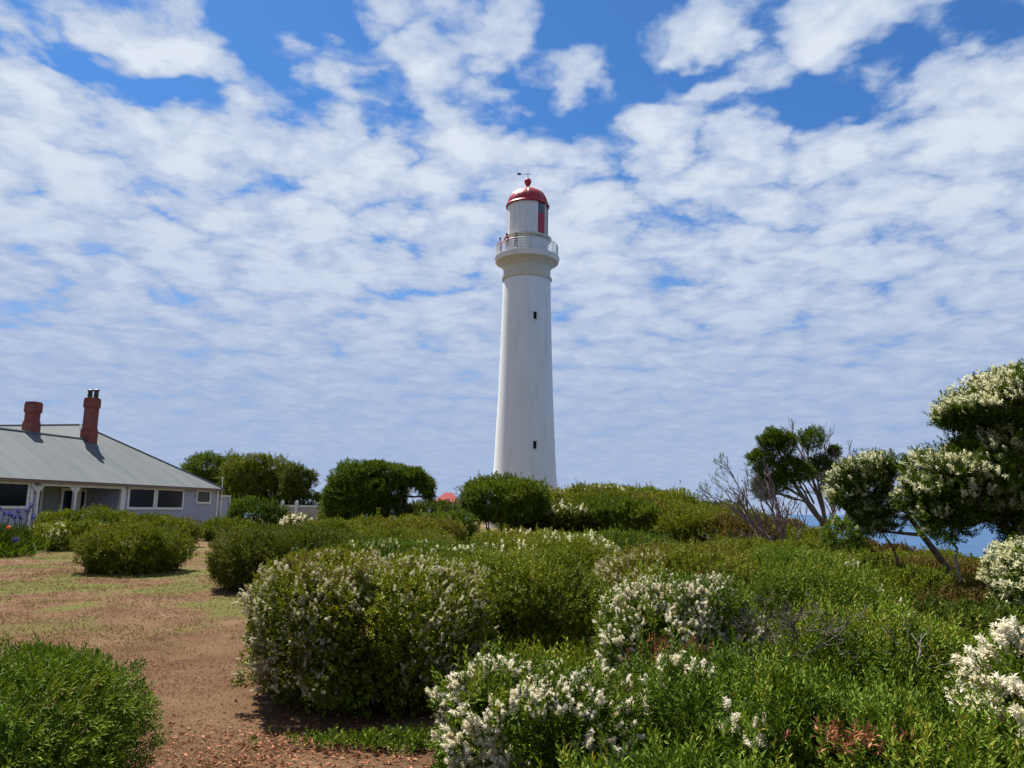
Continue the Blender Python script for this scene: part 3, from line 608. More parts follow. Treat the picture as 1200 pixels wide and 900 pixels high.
#PART2
# ------------------------------------------------------------------ ground stuff
def ground_stuff():
    rg = np.random.default_rng(77)
    def spread_pts(n, x0, x1, y0, y1):
        # denser close to the viewer's path: y distributed ~ 1/y^2
        u = rg.random(n); y = 1/(1/y0*(1-u)+1/y1*u); x = rg.uniform(x0, x1, n); return x, y
    # heath ground cover between the shrubs
    n = 90000; u = rg.random(n); y = 1/(1/2.6*(1-u)+1/46*u); px = rg.uniform(330, 1330, n)
    x = (px-600)/900*y*1.02
    lim = np.where(y < 6.2, -.1+0*y, np.where(y < 16, .2-y*.12, np.where(y < 20, -3.0, np.where(y < 30, -5, -7))))
    k = (x > lim) & (x < 24); x, y = x[k], y[k]
    z = gz(x, y); P = np.stack([x, y, z], -1); hh = .06+.30*N1.fbm(P, .8, 3)*np.clip((y-2)/3, .3, 1); P[:, 2] += hh*rg.random(len(x))**.5
    N = nrm(rg.normal(size=P.shape)*.5+np.array([0, 0, 1.])); lf = np.maximum(.04, .0030*y)
    parts = []
    for a, b in ((0, 8), (8, 18), (18, 60)):
        q = (y >= a) & (y < b); l = float(lf[q].mean())
        parts.append(sprigs(P[q], N[q], 8, l*2.2, l, l*.38, rg, tint=np.clip(.15+N2.fbm(P[q], .6, 3)*.7, 0, .9)))
    V, F, T = merge(parts)
    tag(np_mesh('ground_cover', V, F, M['olive'], None, T), kind='stuff')
    # dry cut grass of the lawn
    n = 230000; u = rg.random(n); y = 1/(1/4.0*(1-u)+1/24*u); px = rg.uniform(-120, 660, n); x = (px-600)/900*y*1.02
    lim = np.where(y < 5.6, .5, np.where(y < 15, -.9-.05*y, -2.6)); k = (x < lim) & (x > -16); x, y = x[k], y[k]
    P = np.stack([x, y, gz(x, y)-.004], -1)
    w = N1.fbm(P, 1.7, 3); k = rg.random(len(x)) < np.clip((w-.30)*3.2, .12, 1); P, y, w = P[k], y[k], w[k]
    D = nrm(rg.normal(size=P.shape)*np.array([1, 1, .25])+np.array([0.1, 0, .42])); L = rg.uniform(.015, .045, len(P))*np.clip(y/7, 1, 2.5)
    gp_ = N2.fbm(P*np.array([.5, 1.1, 1]), .9, 3); t = rg.random(len(P))*.78+np.where((gp_ > .60) & (y > 9.5), .3, 0)
    V, F, T = leaf_arrays(P, D, L, .0045*np.clip(y/6, 1, 3), rg, np.clip(t, 0, 1))
    tag(np_mesh('dry_grass', V, F, M['grass'], None, T), kind='stuff')
    # low living turf tufts further off
    n = 60000; x = rg.uniform(-15, -2.5, n); y = rg.uniform(9.5, 27, n); P = np.stack([x, y, gz(x, y)-.004], -1)
    w = N2.fbm(P*np.array([.35, 1.4, 1]), .8, 3); k = (w > .545) & (x > -.70*y-1); P = P[k]
    D = nrm(rg.normal(size=P.shape)*np.array([1, 1, .3])+np.array([0.1, 0, .8])); L = rg.uniform(.02, .055, len(P))
    V, F, T = leaf_arrays(P, D, L, .012, rg, rg.random(len(P))*.9)
    tag(np_mesh('turf', V, F, M['yellow'], None, T), kind='stuff')
    # fallen reddish leaves
    n = 9000; y = rg.uniform(4.4, 7.2, n); x = rg.uniform(-2.9, .1, n)
    d = np.exp(-(((x+1.35)/.85)**2+((y-5.45)/.55)**2)); k = rg.random(n) < d*.9+.03; x, y = x[k], y[k]
    P = np.stack([x, y, gz(x, y)+rg.random(len(x))*.015], -1)
    D = nrm(rg.normal(size=P.shape)*np.array([1, 1, .25])); L = rg.uniform(.02, .055, len(P))
    V, F, T = leaf_arrays(P, D, L, L*.4, rg, rg.random(len(P)))
    tag(np_mesh('leaf_litter', V, F, M['litter'], None, T), kind='stuff')
    # little sprouting plant at the foot of the big bush
    x = rg.normal(-.75, .32, 420); y = rg.normal(5.55, .10, 420); P = np.stack([x, y, gz(x, y)+rg.random(420)*.05], -1)
    root = thing('seedling', 'low green seedling patch on soil at the foot of the cream flowered bush', 'plant', (-.75, 5.55, 0))
    V, F, T = sprigs(P, np.tile([0, 0, 1.], (420, 1)), 7, .04, .03, .016, rg, tint=np.full(420, .5)); np_mesh('foliage', V-np.array([-.75, 5.55, 0]), F, M['green'], root, T)
    # orange dead leaves cluster, bottom right
    c = at(1000, 872, 3.75); P = c+rg.normal(size=(34, 3))*np.array([.13, .10, .03])
    root = thing('dead_leaf_sprig', 'orange brown dead leafy twig lying on the bright bush at the bottom edge', 'dead twig', tuple(c))
    V, F, T = sprigs(P-c, np.tile([.2, -.3, .7], (34, 1)), 9, .06, .035, .012, rg, tint=rg.random(34)); np_mesh('foliage', V, F, M['litter'], root, T)
    c = at(790, 773, 5.3); P = c+rg.normal(size=(46, 3))*np.array([.15, .12, .04])
    root = thing('dead_leaf_sprig', 'rusty red dead twig between the two white flowered bushes', 'dead twig', tuple(c))
    V, F, T = sprigs(P-c, np.tile([.2, -.3, .7], (46, 1)), 9, .07, .04, .012, rg, tint=rg.random(46)*.5); np_mesh('foliage', V, F, M['litter'], root, T)
ground_stuff()

# ------------------------------------------------------------------ painted / built materials
M['tower'] = None
def tower_mat():
    m, nt, b, o = new_mat('whitewashed_masonry')
    tc = nt.nodes.new('ShaderNodeTexCoord'); mp = nt.nodes.new('ShaderNodeMapping'); mp.inputs['Scale'].default_value = (1.6, 1.6, .22); nt.links.new(tc.outputs['Object'], mp.inputs[0])
    nt.links.new(ramp(nt, noise(nt, 1.0, 6, .6, mp.outputs[0]), [(.25, (.55, .545, .53)), (.42, (.62, .62, .61)), (.7, (.67, .67, .665))]), b.inputs['Base Color'])
    b.inputs['Roughness'].default_value = .7; bump(nt, b, noise(nt, 6, 5), .25, .03); return m
M['tower'] = tower_mat()
M['whitepaint'] = mottled('white_paint', (.52, .52, .50), (.66, .66, .64), 5, .5, .1, .004, 30)
M['creampaint'] = mottled('cream_paint', (.46, .43, .33), (.55, .52, .41), 3, .6, .1, .01, 20)
M['redpaint'] = mottled('red_paint', (0.2805, 0.0059, 0.0110), (0.3740, 0.0102, 0.0170), 2, .38, .05, .004, 20, .5)
M['dark'] = M['dark']
M['void'] = mottled('dark_glass', (.004, .005, .007), (.008, .010, .012), 2, .15, 0, spec=.12)
M['glass'] = mottled('lantern_glass', (.03, .06, .075), (.05, .085, .10), 2, .12, 0)
M['redlens'] = mottled('red_curtain', (.30, .008, .035), (.38, .012, .05), 4, .5, .1)
M['iron'] = mottled('black_iron', (.02, .018, .02), (.05, .04, .04), 9, .55, .1)
M['gutter'] = mottled('brown_gutter', (.13, .085, .055), (.18, .12, .08), 6, .5, 0)
M['bluewall'] = mottled('blue_grey_paint', (0.2806, 0.3050, 0.3894), (0.3294, 0.3538, 0.4366), 3, .6, .1, .004, 20)
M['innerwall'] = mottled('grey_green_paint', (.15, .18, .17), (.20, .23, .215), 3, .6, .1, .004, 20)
M['grate'] = mottled('weathered_grey_board', (.30, .26, .25), (.40, .36, .34), 4, .7, .2, .01, 25)
def roof_mat():
    m, nt, b, o = new_mat('corrugated_roof_sheet')
    tc = nt.nodes.new('ShaderNodeTexCoord'); mp = nt.nodes.new('ShaderNodeMapping'); mp.inputs['Scale'].default_value = (1.2, .25, .25); nt.links.new(tc.outputs['Object'], mp.inputs[0])
    nt.links.new(ramp(nt, noise(nt, 1.0, 6, .6, mp.outputs[0]), [(.3, (0.0860, 0.1015, 0.1066)), (.5, (0.1049, 0.1170, 0.1213)), (.7, (0.1247, 0.1342, 0.1359))]), b.inputs['Base Color'])
    w = nt.nodes.new('ShaderNodeTexWave'); w.inputs['Scale'].default_value = 2.1; nt.links.new(tc.outputs['Object'], w.inputs['Vector']); bump(nt, b, w.outputs['Fac'], .5, .03)
    b.inputs['Roughness'].default_value = .8; b.inputs['Specular IOR Level'].default_value = .12; return m
M['roof'] = roof_mat()
def brick_mat():
    m, nt, b, o = new_mat('red_brick')
    tc = nt.nodes.new('ShaderNodeTexCoord'); mp = nt.nodes.new('ShaderNodeMapping'); mp.inputs['Rotation'].default_value = (R_(90), 0, 0); nt.links.new(tc.outputs['Object'], mp.inputs[0])
    t = nt.nodes.new('ShaderNodeTexBrick'); nt.links.new(mp.outputs[0], t.inputs['Vector']); t.inputs['Scale'].default_value = 1; t.inputs['Brick Width'].default_value = .23; t.inputs['Row Height'].default_value = .086; t.inputs['Mortar Size'].default_value = .008
    t.inputs['Color1'].default_value = (.17, .032, .022, 1); t.inputs['Color2'].default_value = (.23, .045, .030, 1); t.inputs['Mortar'].default_value = (.16, .075, .065, 1)
    nt.links.new(t.outputs['Color'], b.inputs['Base Color']); b.inputs['Roughness'].default_value = .85; bump(nt, b, t.outputs['Fac'], .3, -.01); return m
M['brick'] = brick_mat()

# ------------------------------------------------------------------ lighthouse
def lighthouse():
    cx, cy = 1.30, 72.0
    g = g1(cx, cy)
    root = thing('lighthouse', 'tall white lighthouse with a red dome rising behind the shrubs', 'lighthouse', (cx, cy, g)); z0 = -g
    Z = lambda z: z+z0
    prof = [(0, 3.62), (.8, 3.62), (.82, 3.5), (2, 3.28), (3.2, 3.10), (4.7, 2.96), (6.5, 2.85), (8.5, 2.765), (12.2, 2.60), (16, 2.48), (20, 2.37), (23.45, 2.30)]
    prof = [(Z(z), r) for z, r in prof]
    MB().lathe(prof, 96).build('tower', M['tower'], root, smooth=True)
    MB().lathe([(Z(23.45), 2.31), (Z(23.50), 2.40), (Z(23.60), 2.44), (Z(23.72), 2.44), (Z(23.80), 2.36), (Z(23.85), 2.28), (Z(24.55), 2.29), (Z(24.75), 2.36), (Z(25.0), 2.55), (Z(25.2), 2.80), (Z(25.3), 2.98)], 96).build('corbel', M['creampaint'], root, smooth=True)
    MB().lathe([(Z(25.3), 2.99), (Z(25.34), 3.07), (Z(25.6), 3.12), (Z(25.66), 3.16), (Z(25.78), 3.16), (Z(25.80), 3.10), (Z(25.80), 1.9)], 96).build('gallery', M['tower'], root, smooth=True)
    # gallery railing
    rb = MB(); R0 = 3.0
    for zz, rr in ((25.92, .02), (26.2, .016), (26.48, .016), (26.72, .016), (26.95, .03)):
        rb.tube([(R0*math.cos(a), R0*math.sin(a), Z(zz)) for a in np.linspace(0, 2*PI, 73)], rr, 6)
    for k in range(120):
        a = 2*PI*k/120; r = .032 if k % 6 == 0 else .012
        rb.tube([(R0*math.cos(a), R0*math.sin(a), Z(25.79)), (R0*math.cos(a), R0*math.sin(a), Z(26.97))], r, 5)
    rb.build('railing', M['whitepaint'], root)
    MB().lathe([(Z(25.8), 2.06), (Z(27.45), 2.06)], 72).build('watch_room', M['tower'], root, smooth=True)
    MB().lathe([(Z(27.45), 2.08), (Z(27.52), 2.30), (Z(27.60), 2.38), (Z(27.72), 2.38), (Z(27.76), 2.10), (Z(27.80), 2.00)], 72).build('cornice', M['creampaint'], root, smooth=True)
    # narrow door and fluted panel lines
    def surf_box(name, ang, r, w, z0_, z1_, d, mat, par, inner=.05):
        o = MB().box(r-inner, r+d, -w/2, w/2, z0_, z1_).build(name, mat, par, bevel=.008); o.rotation_euler = (0, 0, ang); return o
    A = lambda u, r: -PI/2+math.asin(max(-1, min(1, u/r)))       # angle on the side that faces the heath
    dr = surf_box('door', A(-.05, 2.06), 2.06, .62, Z(25.82), Z(27.35), .03, M['whitepaint'], root)
    f = surf_box('door_frame', A(.28, 2.06), 2.06, .06, Z(25.82), Z(27.42), .06, M['grate'], root)
    # lantern: blank white panels round most of it, glass on the right
    r = 1.99; n = 16
    a0, a1 = A(.98, r), A(.98, r)+R_(150)
    MB().lathe([(Z(27.78), r), (Z(31.15), r)], 48, a0=a1, a1=a0+2*PI, cap=False).build('lantern_panel', M['whitepaint'], root, smooth=True)
    MB().lathe([(Z(27.78), r-.03), (Z(31.15), r-.03)], 30, a0=a0, a1=a1, cap=False).build('lantern_glass', M['glass'], root, smooth=True)
    MB().lathe([(Z(27.85), r-.012), (Z(29.95), r-.012)], 10, a0=a0+.01, a1=a0+R_(26), cap=False).build('red_curtain', M['redlens'], root, smooth=True)
    for k, a in enumerate(np.linspace(a0+R_(27.5), a1, 6)):
        MB().box(r-.04, r+.05, -.05, .05, Z(27.78), Z(31.15)).build('mullion', M['whitepaint'], root).rotation_euler = (0, 0, a)
    for a in np.linspace(a1, a0+2*PI, 13)[1:-1]:
        MB().box(r-.02, r+.02, -.03, .03, Z(27.8), Z(31.15)).build('panel_joint', M['whitepaint'], root).rotation_euler = (0, 0, a)
    rail = MB()
    dome = [(31.02, 2.0), (31.0, 2.13), (31.12, 2.17), (31.22, 2.10), (31.28, 2.0)]
    for k in range(1, 13):
        t = k/12*PI/2; dome.append((31.28+1.66*math.sin(t)**.98, .18+1.82*math.cos(t)))
    dome += [(33.0, .16), (33.1, .12)]
    db = MB().lathe([(Z(z), q) for z, q in dome], 72).build('dome', M['redpaint'], root, smooth=True)
    rib = MB()
    for k in range(12):
        a = 2*PI*k/12; rib.tube([((q+.012)*math.cos(a), (q+.012)*math.sin(a), Z(z)) for z, q in dome[4:-2]], .028, 4)
    rib.build('rib', M['redpaint'], db)
    MB().lathe([(Z(z), q) for z, q in [(33.08, .13), (33.2, .11), (33.3, .16), (33.5, .28), (33.72, .36), (33.9, .34), (34.02, .24), (34.1, .10), (34.14, .04)]], 28).build('finial', M['redpaint'], root, smooth=True)
    v = MB().tube([(0, 0, Z(34.1)), (0, 0, Z(34.75))], .03, 6)
    v.tube([(-.95, .1, Z(34.60)), (.35, -.04, Z(34.52))], .022, 5); v.box(-1.05, -.70, .04, .12, Z(34.50), Z(34.70))
    v.build('weather_vane', M['iron'], root)
    # slit windows
    for u, zc, rr in ((.74, zat(627, 370.5, 70), 2.40), (.82, zat(626, 522, 70), 2.80)):
        rr = float(np.interp(Z(zc)-z0, [p[0]-z0 for p in prof], [p[1] for p in prof]))
        a = A(u, rr)
        w = MB().box(rr-.2, rr+.045, -.16, .16, Z(zc)-.36, Z(zc)+.34).build('window', M['void'], root); w.rotation_euler = (0, 0, a)
        fr = MB().box(rr-.1, rr+.12, -.24, .24, Z(zc)-.44, Z(zc)-.365).box(rr-.1, rr+.15, -.26, .26, Z(zc)+.345, Z(zc)+.46).box(rr-.1, rr+.07, -.23, -.165, Z(zc)-.365, Z(zc)+.345).box(rr-.1, rr+.07, .165, .23, Z(zc)-.365, Z(zc)+.345)
        fr.build('frame', M['tower'], w)
    return cx, cy
LX, LY = lighthouse()

# ------------------------------------------------------------------ people on the gallery
def flat_mat(name, c, r=.8):
    m, nt, b, o = new_mat(name); nt.links.new(ramp(nt, noise(nt, 12, 3), [(.3, tuple(v*.85 for v in c)), (.7, c)]), b.inputs['Base Color']); b.inputs['Roughness'].default_value = r; b.inputs['Specular IOR Level'].default_value = .08; return m
MS = flat_mat('skin', (.50, .30, .22)); MH = flat_mat('hair', (.02, .013, .01))
def person(label, ang, r, face, shirt, trousers, lean=0.0, hat=False):
    z = 25.80; x, y = LX+r*math.cos(ang), LY+r*math.sin(ang)
    root = thing('person', label, 'person', (x, y, z), face, 'visitors on the lighthouse gallery')
    l = lean
    # joints: (pos, radius)
    J = {'pel': ((0, 0, .95), .145), 'wai': ((0, .0+l*.15, 1.10), .125), 'che': ((0, l*.38, 1.32), .150), 'nek': ((0, l*.52, 1.50), .058), 'hd0': ((0, l*.58+.01, 1.58), .085), 'hd1': ((0, l*.62+.01, 1.70), .085),
         'hL': ((-.10, 0, .90), .10), 'kL': ((-.11, .03, .50), .062), 'aL': ((-.12, -.02, .09), .042), 'tL': ((-.13, .13, .035), .034),
         'hR': ((.10, 0, .90), .10), 'kR': ((.12, .05, .50), .062), 'aR': ((.13, 0, .09), .042), 'tR': ((.14, .15, .035), .034),
         'sL': ((-.18, l*.42, 1.41), .062), 'eL': ((-.24, l*.5+.10, 1.17), .042), 'wL': ((-.18, l*.5+.34, 1.14), .030), 'fL': ((-.16, l*.5+.42, 1.15), .026),
         'sR': ((.18, l*.42, 1.41), .062), 'eR': ((.25, l*.5+.08, 1.16), .042), 'wR': ((.19, l*.5+.32, 1.14), .030), 'fR': ((.17, l*.5+.40, 1.15), .026)}
    E = [('pel', 'wai'), ('wai', 'che'), ('che', 'nek'), ('nek', 'hd0'), ('hd0', 'hd1'), ('pel', 'hL'), ('hL', 'kL'), ('kL', 'aL'), ('aL', 'tL'), ('pel', 'hR'), ('hR', 'kR'), ('kR', 'aR'), ('aR', 'tR'),
         ('che', 'sL'), ('sL', 'eL'), ('eL', 'wL'), ('wL', 'fL'), ('che', 'sR'), ('sR', 'eR'), ('eR', 'wR'), ('wR', 'fR')]
    ks = list(J); me = bpy.data.meshes.new('body'); me.from_pydata([J[k][0] for k in ks], [(ks.index(a), ks.index(b)) for a, b in E], [])
    tmp = bpy.data.objects.new('tmp', me); COL.objects.link(tmp)
    sk = tmp.modifiers.new('s', 'SKIN'); sk.use_smooth_shade = True
    for i, k in enumerate(ks):
        v = me.skin_vertices[0].data[i]; v.radius = (J[k][1], J[k][1]*(.75 if k in ('che', 'wai', 'pel') else 1)); v.use_root = (k == 'pel')
    sd = tmp.modifiers.new('d', 'SUBSURF'); sd.levels = 1; sd.render_levels = 1
    bpy.context.view_layer.update(); dg = bpy.context.evaluated_depsgraph_get()
    m2 = bpy.data.meshes.new_from_object(tmp.evaluated_get(dg)); bpy.data.objects.remove(tmp); m2.name = 'body'
    o = link_mesh('body', m2, [MS, shirt, trousers, MH], root)
    for p in m2.polygons:
        c = p.center; p.use_smooth = True
        if c.z > 1.50: p.material_index = 0
        elif c.z > .96 and c.y < l*.5+.20: p.material_index = 1
        elif c.z > .96: p.material_index = 0
        elif c.z > .07: p.material_index = 2
        else: p.material_index = 3
    hm = MB(); hc = (0, l*.62-.005, 1.69)
    V = []; n = 12
    prof = [(-.05, .095), (0, .108), (.05, .10), (.09, .07), (.115, .001)]
    hm.lathe([(1.68+a, b) for a, b in prof], n)
    for i, v in enumerate(hm.v): hm.v[i] = (v[0], v[1]+hc[1]-.012, v[2])
    hm.build('hair', MH, root, smooth=True)
person('person in dark clothes standing at the lighthouse gallery beside the door', A_ := R_(-115), 2.62, R_(-115)-PI/2, flat_mat('black_cloth', (.015, .015, .02)), flat_mat('purple_trousers', (.06, .03, .10)))
person('person in a magenta top leaning left on the gallery railing', R_(-136), 2.66, R_(-136)-PI/2+.5, flat_mat('magenta_cloth', (.42, .03, .16)), flat_mat('white_cloth', (.5, .5, .55)), .5)
person('person in a pink top at the far left end of the gallery railing', R_(-160), 2.70, R_(-160)-PI/2, flat_mat('pink_cloth', (.50, .10, .22)), flat_mat('lilac_cloth', (.28, .15, .32)), .2)

# ------------------------------------------------------------------ cottage
def cottage():
    root = thing('cottage', 'long grey blue cottage with veranda, corrugated hip roof and brick chimneys', 'house', (-24, 36, 0), math.atan2(.98, .201))
    EZ, S = 2.77, .60; U0, U1 = -9.0, 18.95
    zr = lambda v: EZ+S*v
    # walls
    MB().box(8.95, 18.72, .30, 12.4, 0, 2.72).build('wall', M['bluewall'], root)
    MB().box(U0+.3, 2.95, .30, 8.6, 0, 2.72).build('wall', M['bluewall'], root)
    MB().box(2.95, 8.95, 2.1, 8.6, 0, 2.72).build('veranda_wall', M['innerwall'], root)
    MB().box(2.95, 8.95, .30, 2.1, 2.60, 2.70).build('veranda_ceiling', M['whitepaint'], root)
    MB().box(2.95, 8.95, .30, .42, 0, .95).build('veranda_parapet', M['bluewall'], root)
    # weatherboard lines on the right hand wall
    wb = MB()
    for k in range(16): wb.box(15.0, 18.7, .285, .30, .15+k*.16, .15+k*.16+.145)
    wb.build('weatherboard', M['bluewall'], root)
    # roof: shared front plane, ridge A (front range), perpendicular ridge B
    vA, vB, uB = 4.6, 6.4, 12.35; zA, zB = zr(vA), zr(vB); t = .12
    rf = MB()
    fn = nrm(np.array([0, -S, 1.]))
    uL = uB-(zB-zA)/S
    rf.prism([(U0, 0, EZ), (U1, 0, EZ), (uB, vB, zB), (uL, vA, zA), (U0+4, vA, zA)], fn, t)
    rf.prism([(U1, 0, EZ), (U1, 20, EZ), (uB, 14, zB), (uB, vB, zB)], nrm(np.array([S, 0, 1.])), t)
    rf.prism([(uL, vA, zA), (uB, vB, zB), (uB, 14, zB), (5.8, 14.5, EZ), (5.8, 9.2, EZ)], nrm(np.array([-S, 0, 1.])), t)
    rf.prism([(U0+4, vA, zA), (uL, vA, zA), (5.9, 9.2, EZ), (U0, 9.2, EZ)], nrm(np.array([0, S, 1.])), t)
    rf.prism([(U0, 0, EZ), (U0+4, vA, zA), (U0, 9.2, EZ)], nrm(np.array([-S, 0, 1.])), t)
    roof = rf.build('roof', M['roof'], root)
    cp = MB()
    for a, b in (((U0+4, vA, zA), (uL, vA, zA)), ((uL, vA, zA), (uB, vB, zB)), ((U1, 0, EZ), (uB, vB, zB)), ((uB, vB, zB), (uB, 14, zB))):
        cp.tube([np.array(a)+[0, 0, .01], np.array(b)+[0, 0, .01]], .075, 8)
    cp.build('ridge_capping', M['roof'], roof)
    MB().box(U0, U1+.06, -.10, .02, EZ-.17, EZ-.03).box(U1-.02, U1+.10, .03, 14, EZ-.17, EZ-.03).build('gutter', M['gutter'], root)
    MB().box(U0, U1, .03, .29, EZ-.16, EZ-.13).box(2.9, 9, .10, .29, EZ-.30, EZ-.165).build('fascia', M['whitepaint'], root)
    # veranda posts with brackets
    for u in (2.80, 5.30):
        p = MB().box(u-.08, u+.08, .12, .28, 0, 2.46)
        for s in (-1, 1): p.prism([(u+s*.08, .16, 2.46), (u+s*.42, .16, 2.46), (u+s*.08, .16, 2.12)][::s], (0, -s*s, 0), .04)
        p.build('veranda_post', M['whitepaint'], root, bevel=.01)
    def window(u0, u1, z0, z1, v=.30, fr=.11, name='window', mid=False):
        w = MB().box(u0, u1, v-.02, v+.04, z0, z1).build(name, M['void'], root)
        f = MB().box(u0-fr, u0, v-.07, v+.02, z0-fr, z1+fr).box(u1, u1+fr, v-.07, v+.02, z0-fr, z1+fr).box(u0, u1, v-.067, v+.02, z1, z1+fr).box(u0, u1, v-.09, v+.02, z0-fr, z0)
        if mid: f.box((u0+u1)/2-.04, (u0+u1)/2+.04, v-.05, v+.02, z0, z1)
        f.build('frame', M['whitepaint'], w); return w
    window(-2.5, 2.25, 1.45, 2.50, fr=.13); window(-7.5, -2.8, 1.45, 2.50, fr=.13)
    window(9.65, 11.85, 1.45, 2.50, fr=.15); window(12.20, 14.70, 1.45, 2.50, fr=.15)
    window(16.30, 17.70, 1.84, 2.52, v=.28, fr=.13)
    MB().box(8.90, 9.28, .22, .34, 0, 2.6).build('corner_board', M['whitepaint'], root)
    MB().box(2.42, 2.62, .22, .34, 0, 2.6).build('corner_board', M['whitepaint'], root)
    MB().box(18.60, 18.80, .22, .34, 0, 2.6).build('corner_board', M['whitepaint'], root)
    window(3.9, 5.0, .9, 2.3, v=2.08, fr=.16); window(6.6, 7.6, .9, 2.3, v=2.08, fr=.16); window(7.9, 8.2, .9, 2.3, v=2.08, fr=.10)
    d = MB().box(9.9, 10.9, 2.03, 2.09, 0, 2.2).build('door', M['void'], root)
    # chimneys
    def chimney(u, v, w, zb, zt, pots):
        c = MB(); h = w/2
        for a, b, g in ((zb-1.2, zb+.75, .05), (zb+.75, zb+.88, .03), (zb+.88, zt-.62, 0), (zt-.62, zt-.54, .05), (zt-.54, zt-.20, .05), (zt-.20, zt-.10, .05), (zt-.10, zt, .02)):
            c.box(u-h-g, u+h+g, v-h-g, v+h+g, a, b-.001)
        o = c.build('chimney', M['brick'], root, bevel=.012)
        for du in pots:
            MB().lathe([(zt-.02, .14), (zt+.10, .13), (zt+.15, .15), (zt+.30, .13), (zt+.42, .14), (zt+.5, .19), (zt+.55, .12)], 14).build('chimney_pot', M['iron'], o, smooth=True).location = (u, v+du, 0)
    chimney(11.0, 4.55, .60, 5.35, zat(107, 466, 47.5), (-.22, .22))
    chimney(7.0, 5.0, .56, 5.35, zat(34, 470, 43.5), ())
    # side box and vent pipe at the right hand corner
    MB().box(19.15, 20.25, .3, 1.4, 0, 2.22).build('lean_to', M['bluewall'], root)
    MB().box(19.05, 20.35, .22, 1.5, 2.225, 2.34).box(19.08, 19.2, .2, .297, 0, 2.22).box(20.2, 20.32, .2, .297, 0, 2.22).build('lean_to_trim', M['whitepaint'], root)
    MB().tube([(19.0, .15, .2), (19.0, .15, 3.55)], .035, 8).tube([(19.0, .15, 3.5), (19.0, .15, 3.6)], .07, 8).build('vent_pipe', M['whitepaint'], root)
cottage()

def gate():
    Y = 50; x0, x1 = xat(331, Y), xat(373, Y); z1 = zat(350, 592, Y); s = Y/FPX
    root = thing('gate', 'grey boarded gate with pale posts between the cottage trees and flat topped tree', 'gate', (x0, Y, 0))
    W = x1-x0; xp = xat(347.5, Y)-x0
    b = MB(); n = 16
    for k in range(n):
        a = .12+(W-.1)*k/n; b.box(a, a+(W-.1)/n-.012, 0, .04, .15, z1)
    b.build('board_panel', M['grate'], root)
    MB().box(.1, W, -.05, -.003, z1-.12, z1+.0).box(.1, W, -.05, -.003, .55, .66).build('rail', M['whitepaint'], root)
    for x in (.0, xp): MB().box(x-.10, x+.10, -.16, -.055, 0, z1+.22).add([(x-.10, -.16, z1+.22), (x+.10, -.16, z1+.22), (x+.10, -.055, z1+.22), (x-.10, -.055, z1+.22), (x, -.11, z1+.34)], [(0, 1, 4), (1, 2, 4), (2, 3, 4), (3, 0, 4)]).build('post', M['whitepaint'], root)
gate()
def far_roof():
    Y = 88; c = at(524, 582, Y); root = thing('keeper_house', 'distant house whose red roof just shows between the flat topped tree and the thicket', 'house', (c[0], Y, 0))
    zt = c[2]
    MB().box(-1.4, 1.4, 0, 3, 0, zt-.6).build('wall', M['whitepaint'], root)
    MB().add([(-1.6, -.2, zt-.65), (1.6, -.2, zt-.65), (1.6, 3.2, zt-.65), (-1.6, 3.2, zt-.65), (-.4, 1.5, zt+.5), (.4, 1.5, zt+.5)], [(0, 1, 5, 4), (1, 2, 5), (2, 3, 4, 5), (3, 0, 4), (3, 2, 1, 0)]).build('roof', flat_mat('red_roof_sheet', (0.2250, 0.0100, 0.0140), .5), root)
far_roof()

def agapanthus(label, px, Y, n, hgt, seed, mat='blue', hs_=.075):
    rg = np.random.default_rng(seed); x = xat(px, Y); root = thing('flowering_plant', label, 'plant', (x, Y, 0), 0, 'flowers by the cottage')
    P = rg.normal(size=(160, 3))*np.array([.35, .3, 0]); D = nrm(rg.normal(size=(160, 3))*np.array([.6, .6, .1])+np.array([0, 0, .8]))
    V, F, T = leaf_arrays(P, D, .75*hgt*rg.uniform(.6, 1, 160), .06, rg, rg.random(160)*.8); np_mesh('foliage', V, F, M['green'], root, T)
    hs = []
    for k in range(n):
        b0 = rg.normal(size=3)*np.array([.3, .25, 0]); t = b0+np.array([rg.normal()*.15, rg.normal()*.1, hgt*rg.uniform(.85, 1.15)]); st = MB().tube([b0, (b0+t)/2+rg.normal(size=3)*.02, t], .012, 5); st.build('stem', M['bark'], root); hs.append(t)
    for h in hs:
        d = nrm(rg.normal(size=(60, 3))); P = h+d*.03; V, F, T = leaf_arrays(P, d, hs_, .035, rg, rg.random(60)); np_mesh('flower_head', V, F, M[mat], root, T)
agapanthus('tall clump of blue lily flowers at the left edge, before the cottage', 6, 24.5, 5, 1.42, 1)
agapanthus('clump of blue lily flowers right of the one at the left edge', 27, 25.5, 5, 1.30, 2)
agapanthus('small orange flowered plant between the two blue lily clumps', 4, 24.0, 1, .95, 4, 'orange', .04)
agapanthus('low violet flowered clump on the bare soil in front of the blue lilies', 9, 23.6, 3, .55, 5)
shrub('shrub', 'low dark green bush holding the blue flowers at the left edge', -70, 38, 26.5, .78, 'green', ry=.9, lobes=5, amp=.2, tb=.4)

# ------------------------------------------------------------------ light
SUN_AZ, SUN_EL = R_(-42), R_(60)     # azimuth from +Y towards +X
sd = np.array([math.sin(SUN_AZ)*math.cos(SUN_EL), math.cos(SUN_AZ)*math.cos(SUN_EL), math.sin(SUN_EL)])
sl = bpy.data.lights.new('sun', 'SUN'); sl.energy = 5.0; sl.angle = R_(.6); sl.color = (1, .955, .88)
so = bpy.data.objects.new('sun', sl); COL.objects.link(so); so.rotation_euler = Vector(sd).to_track_quat('Z', 'Y').to_euler()

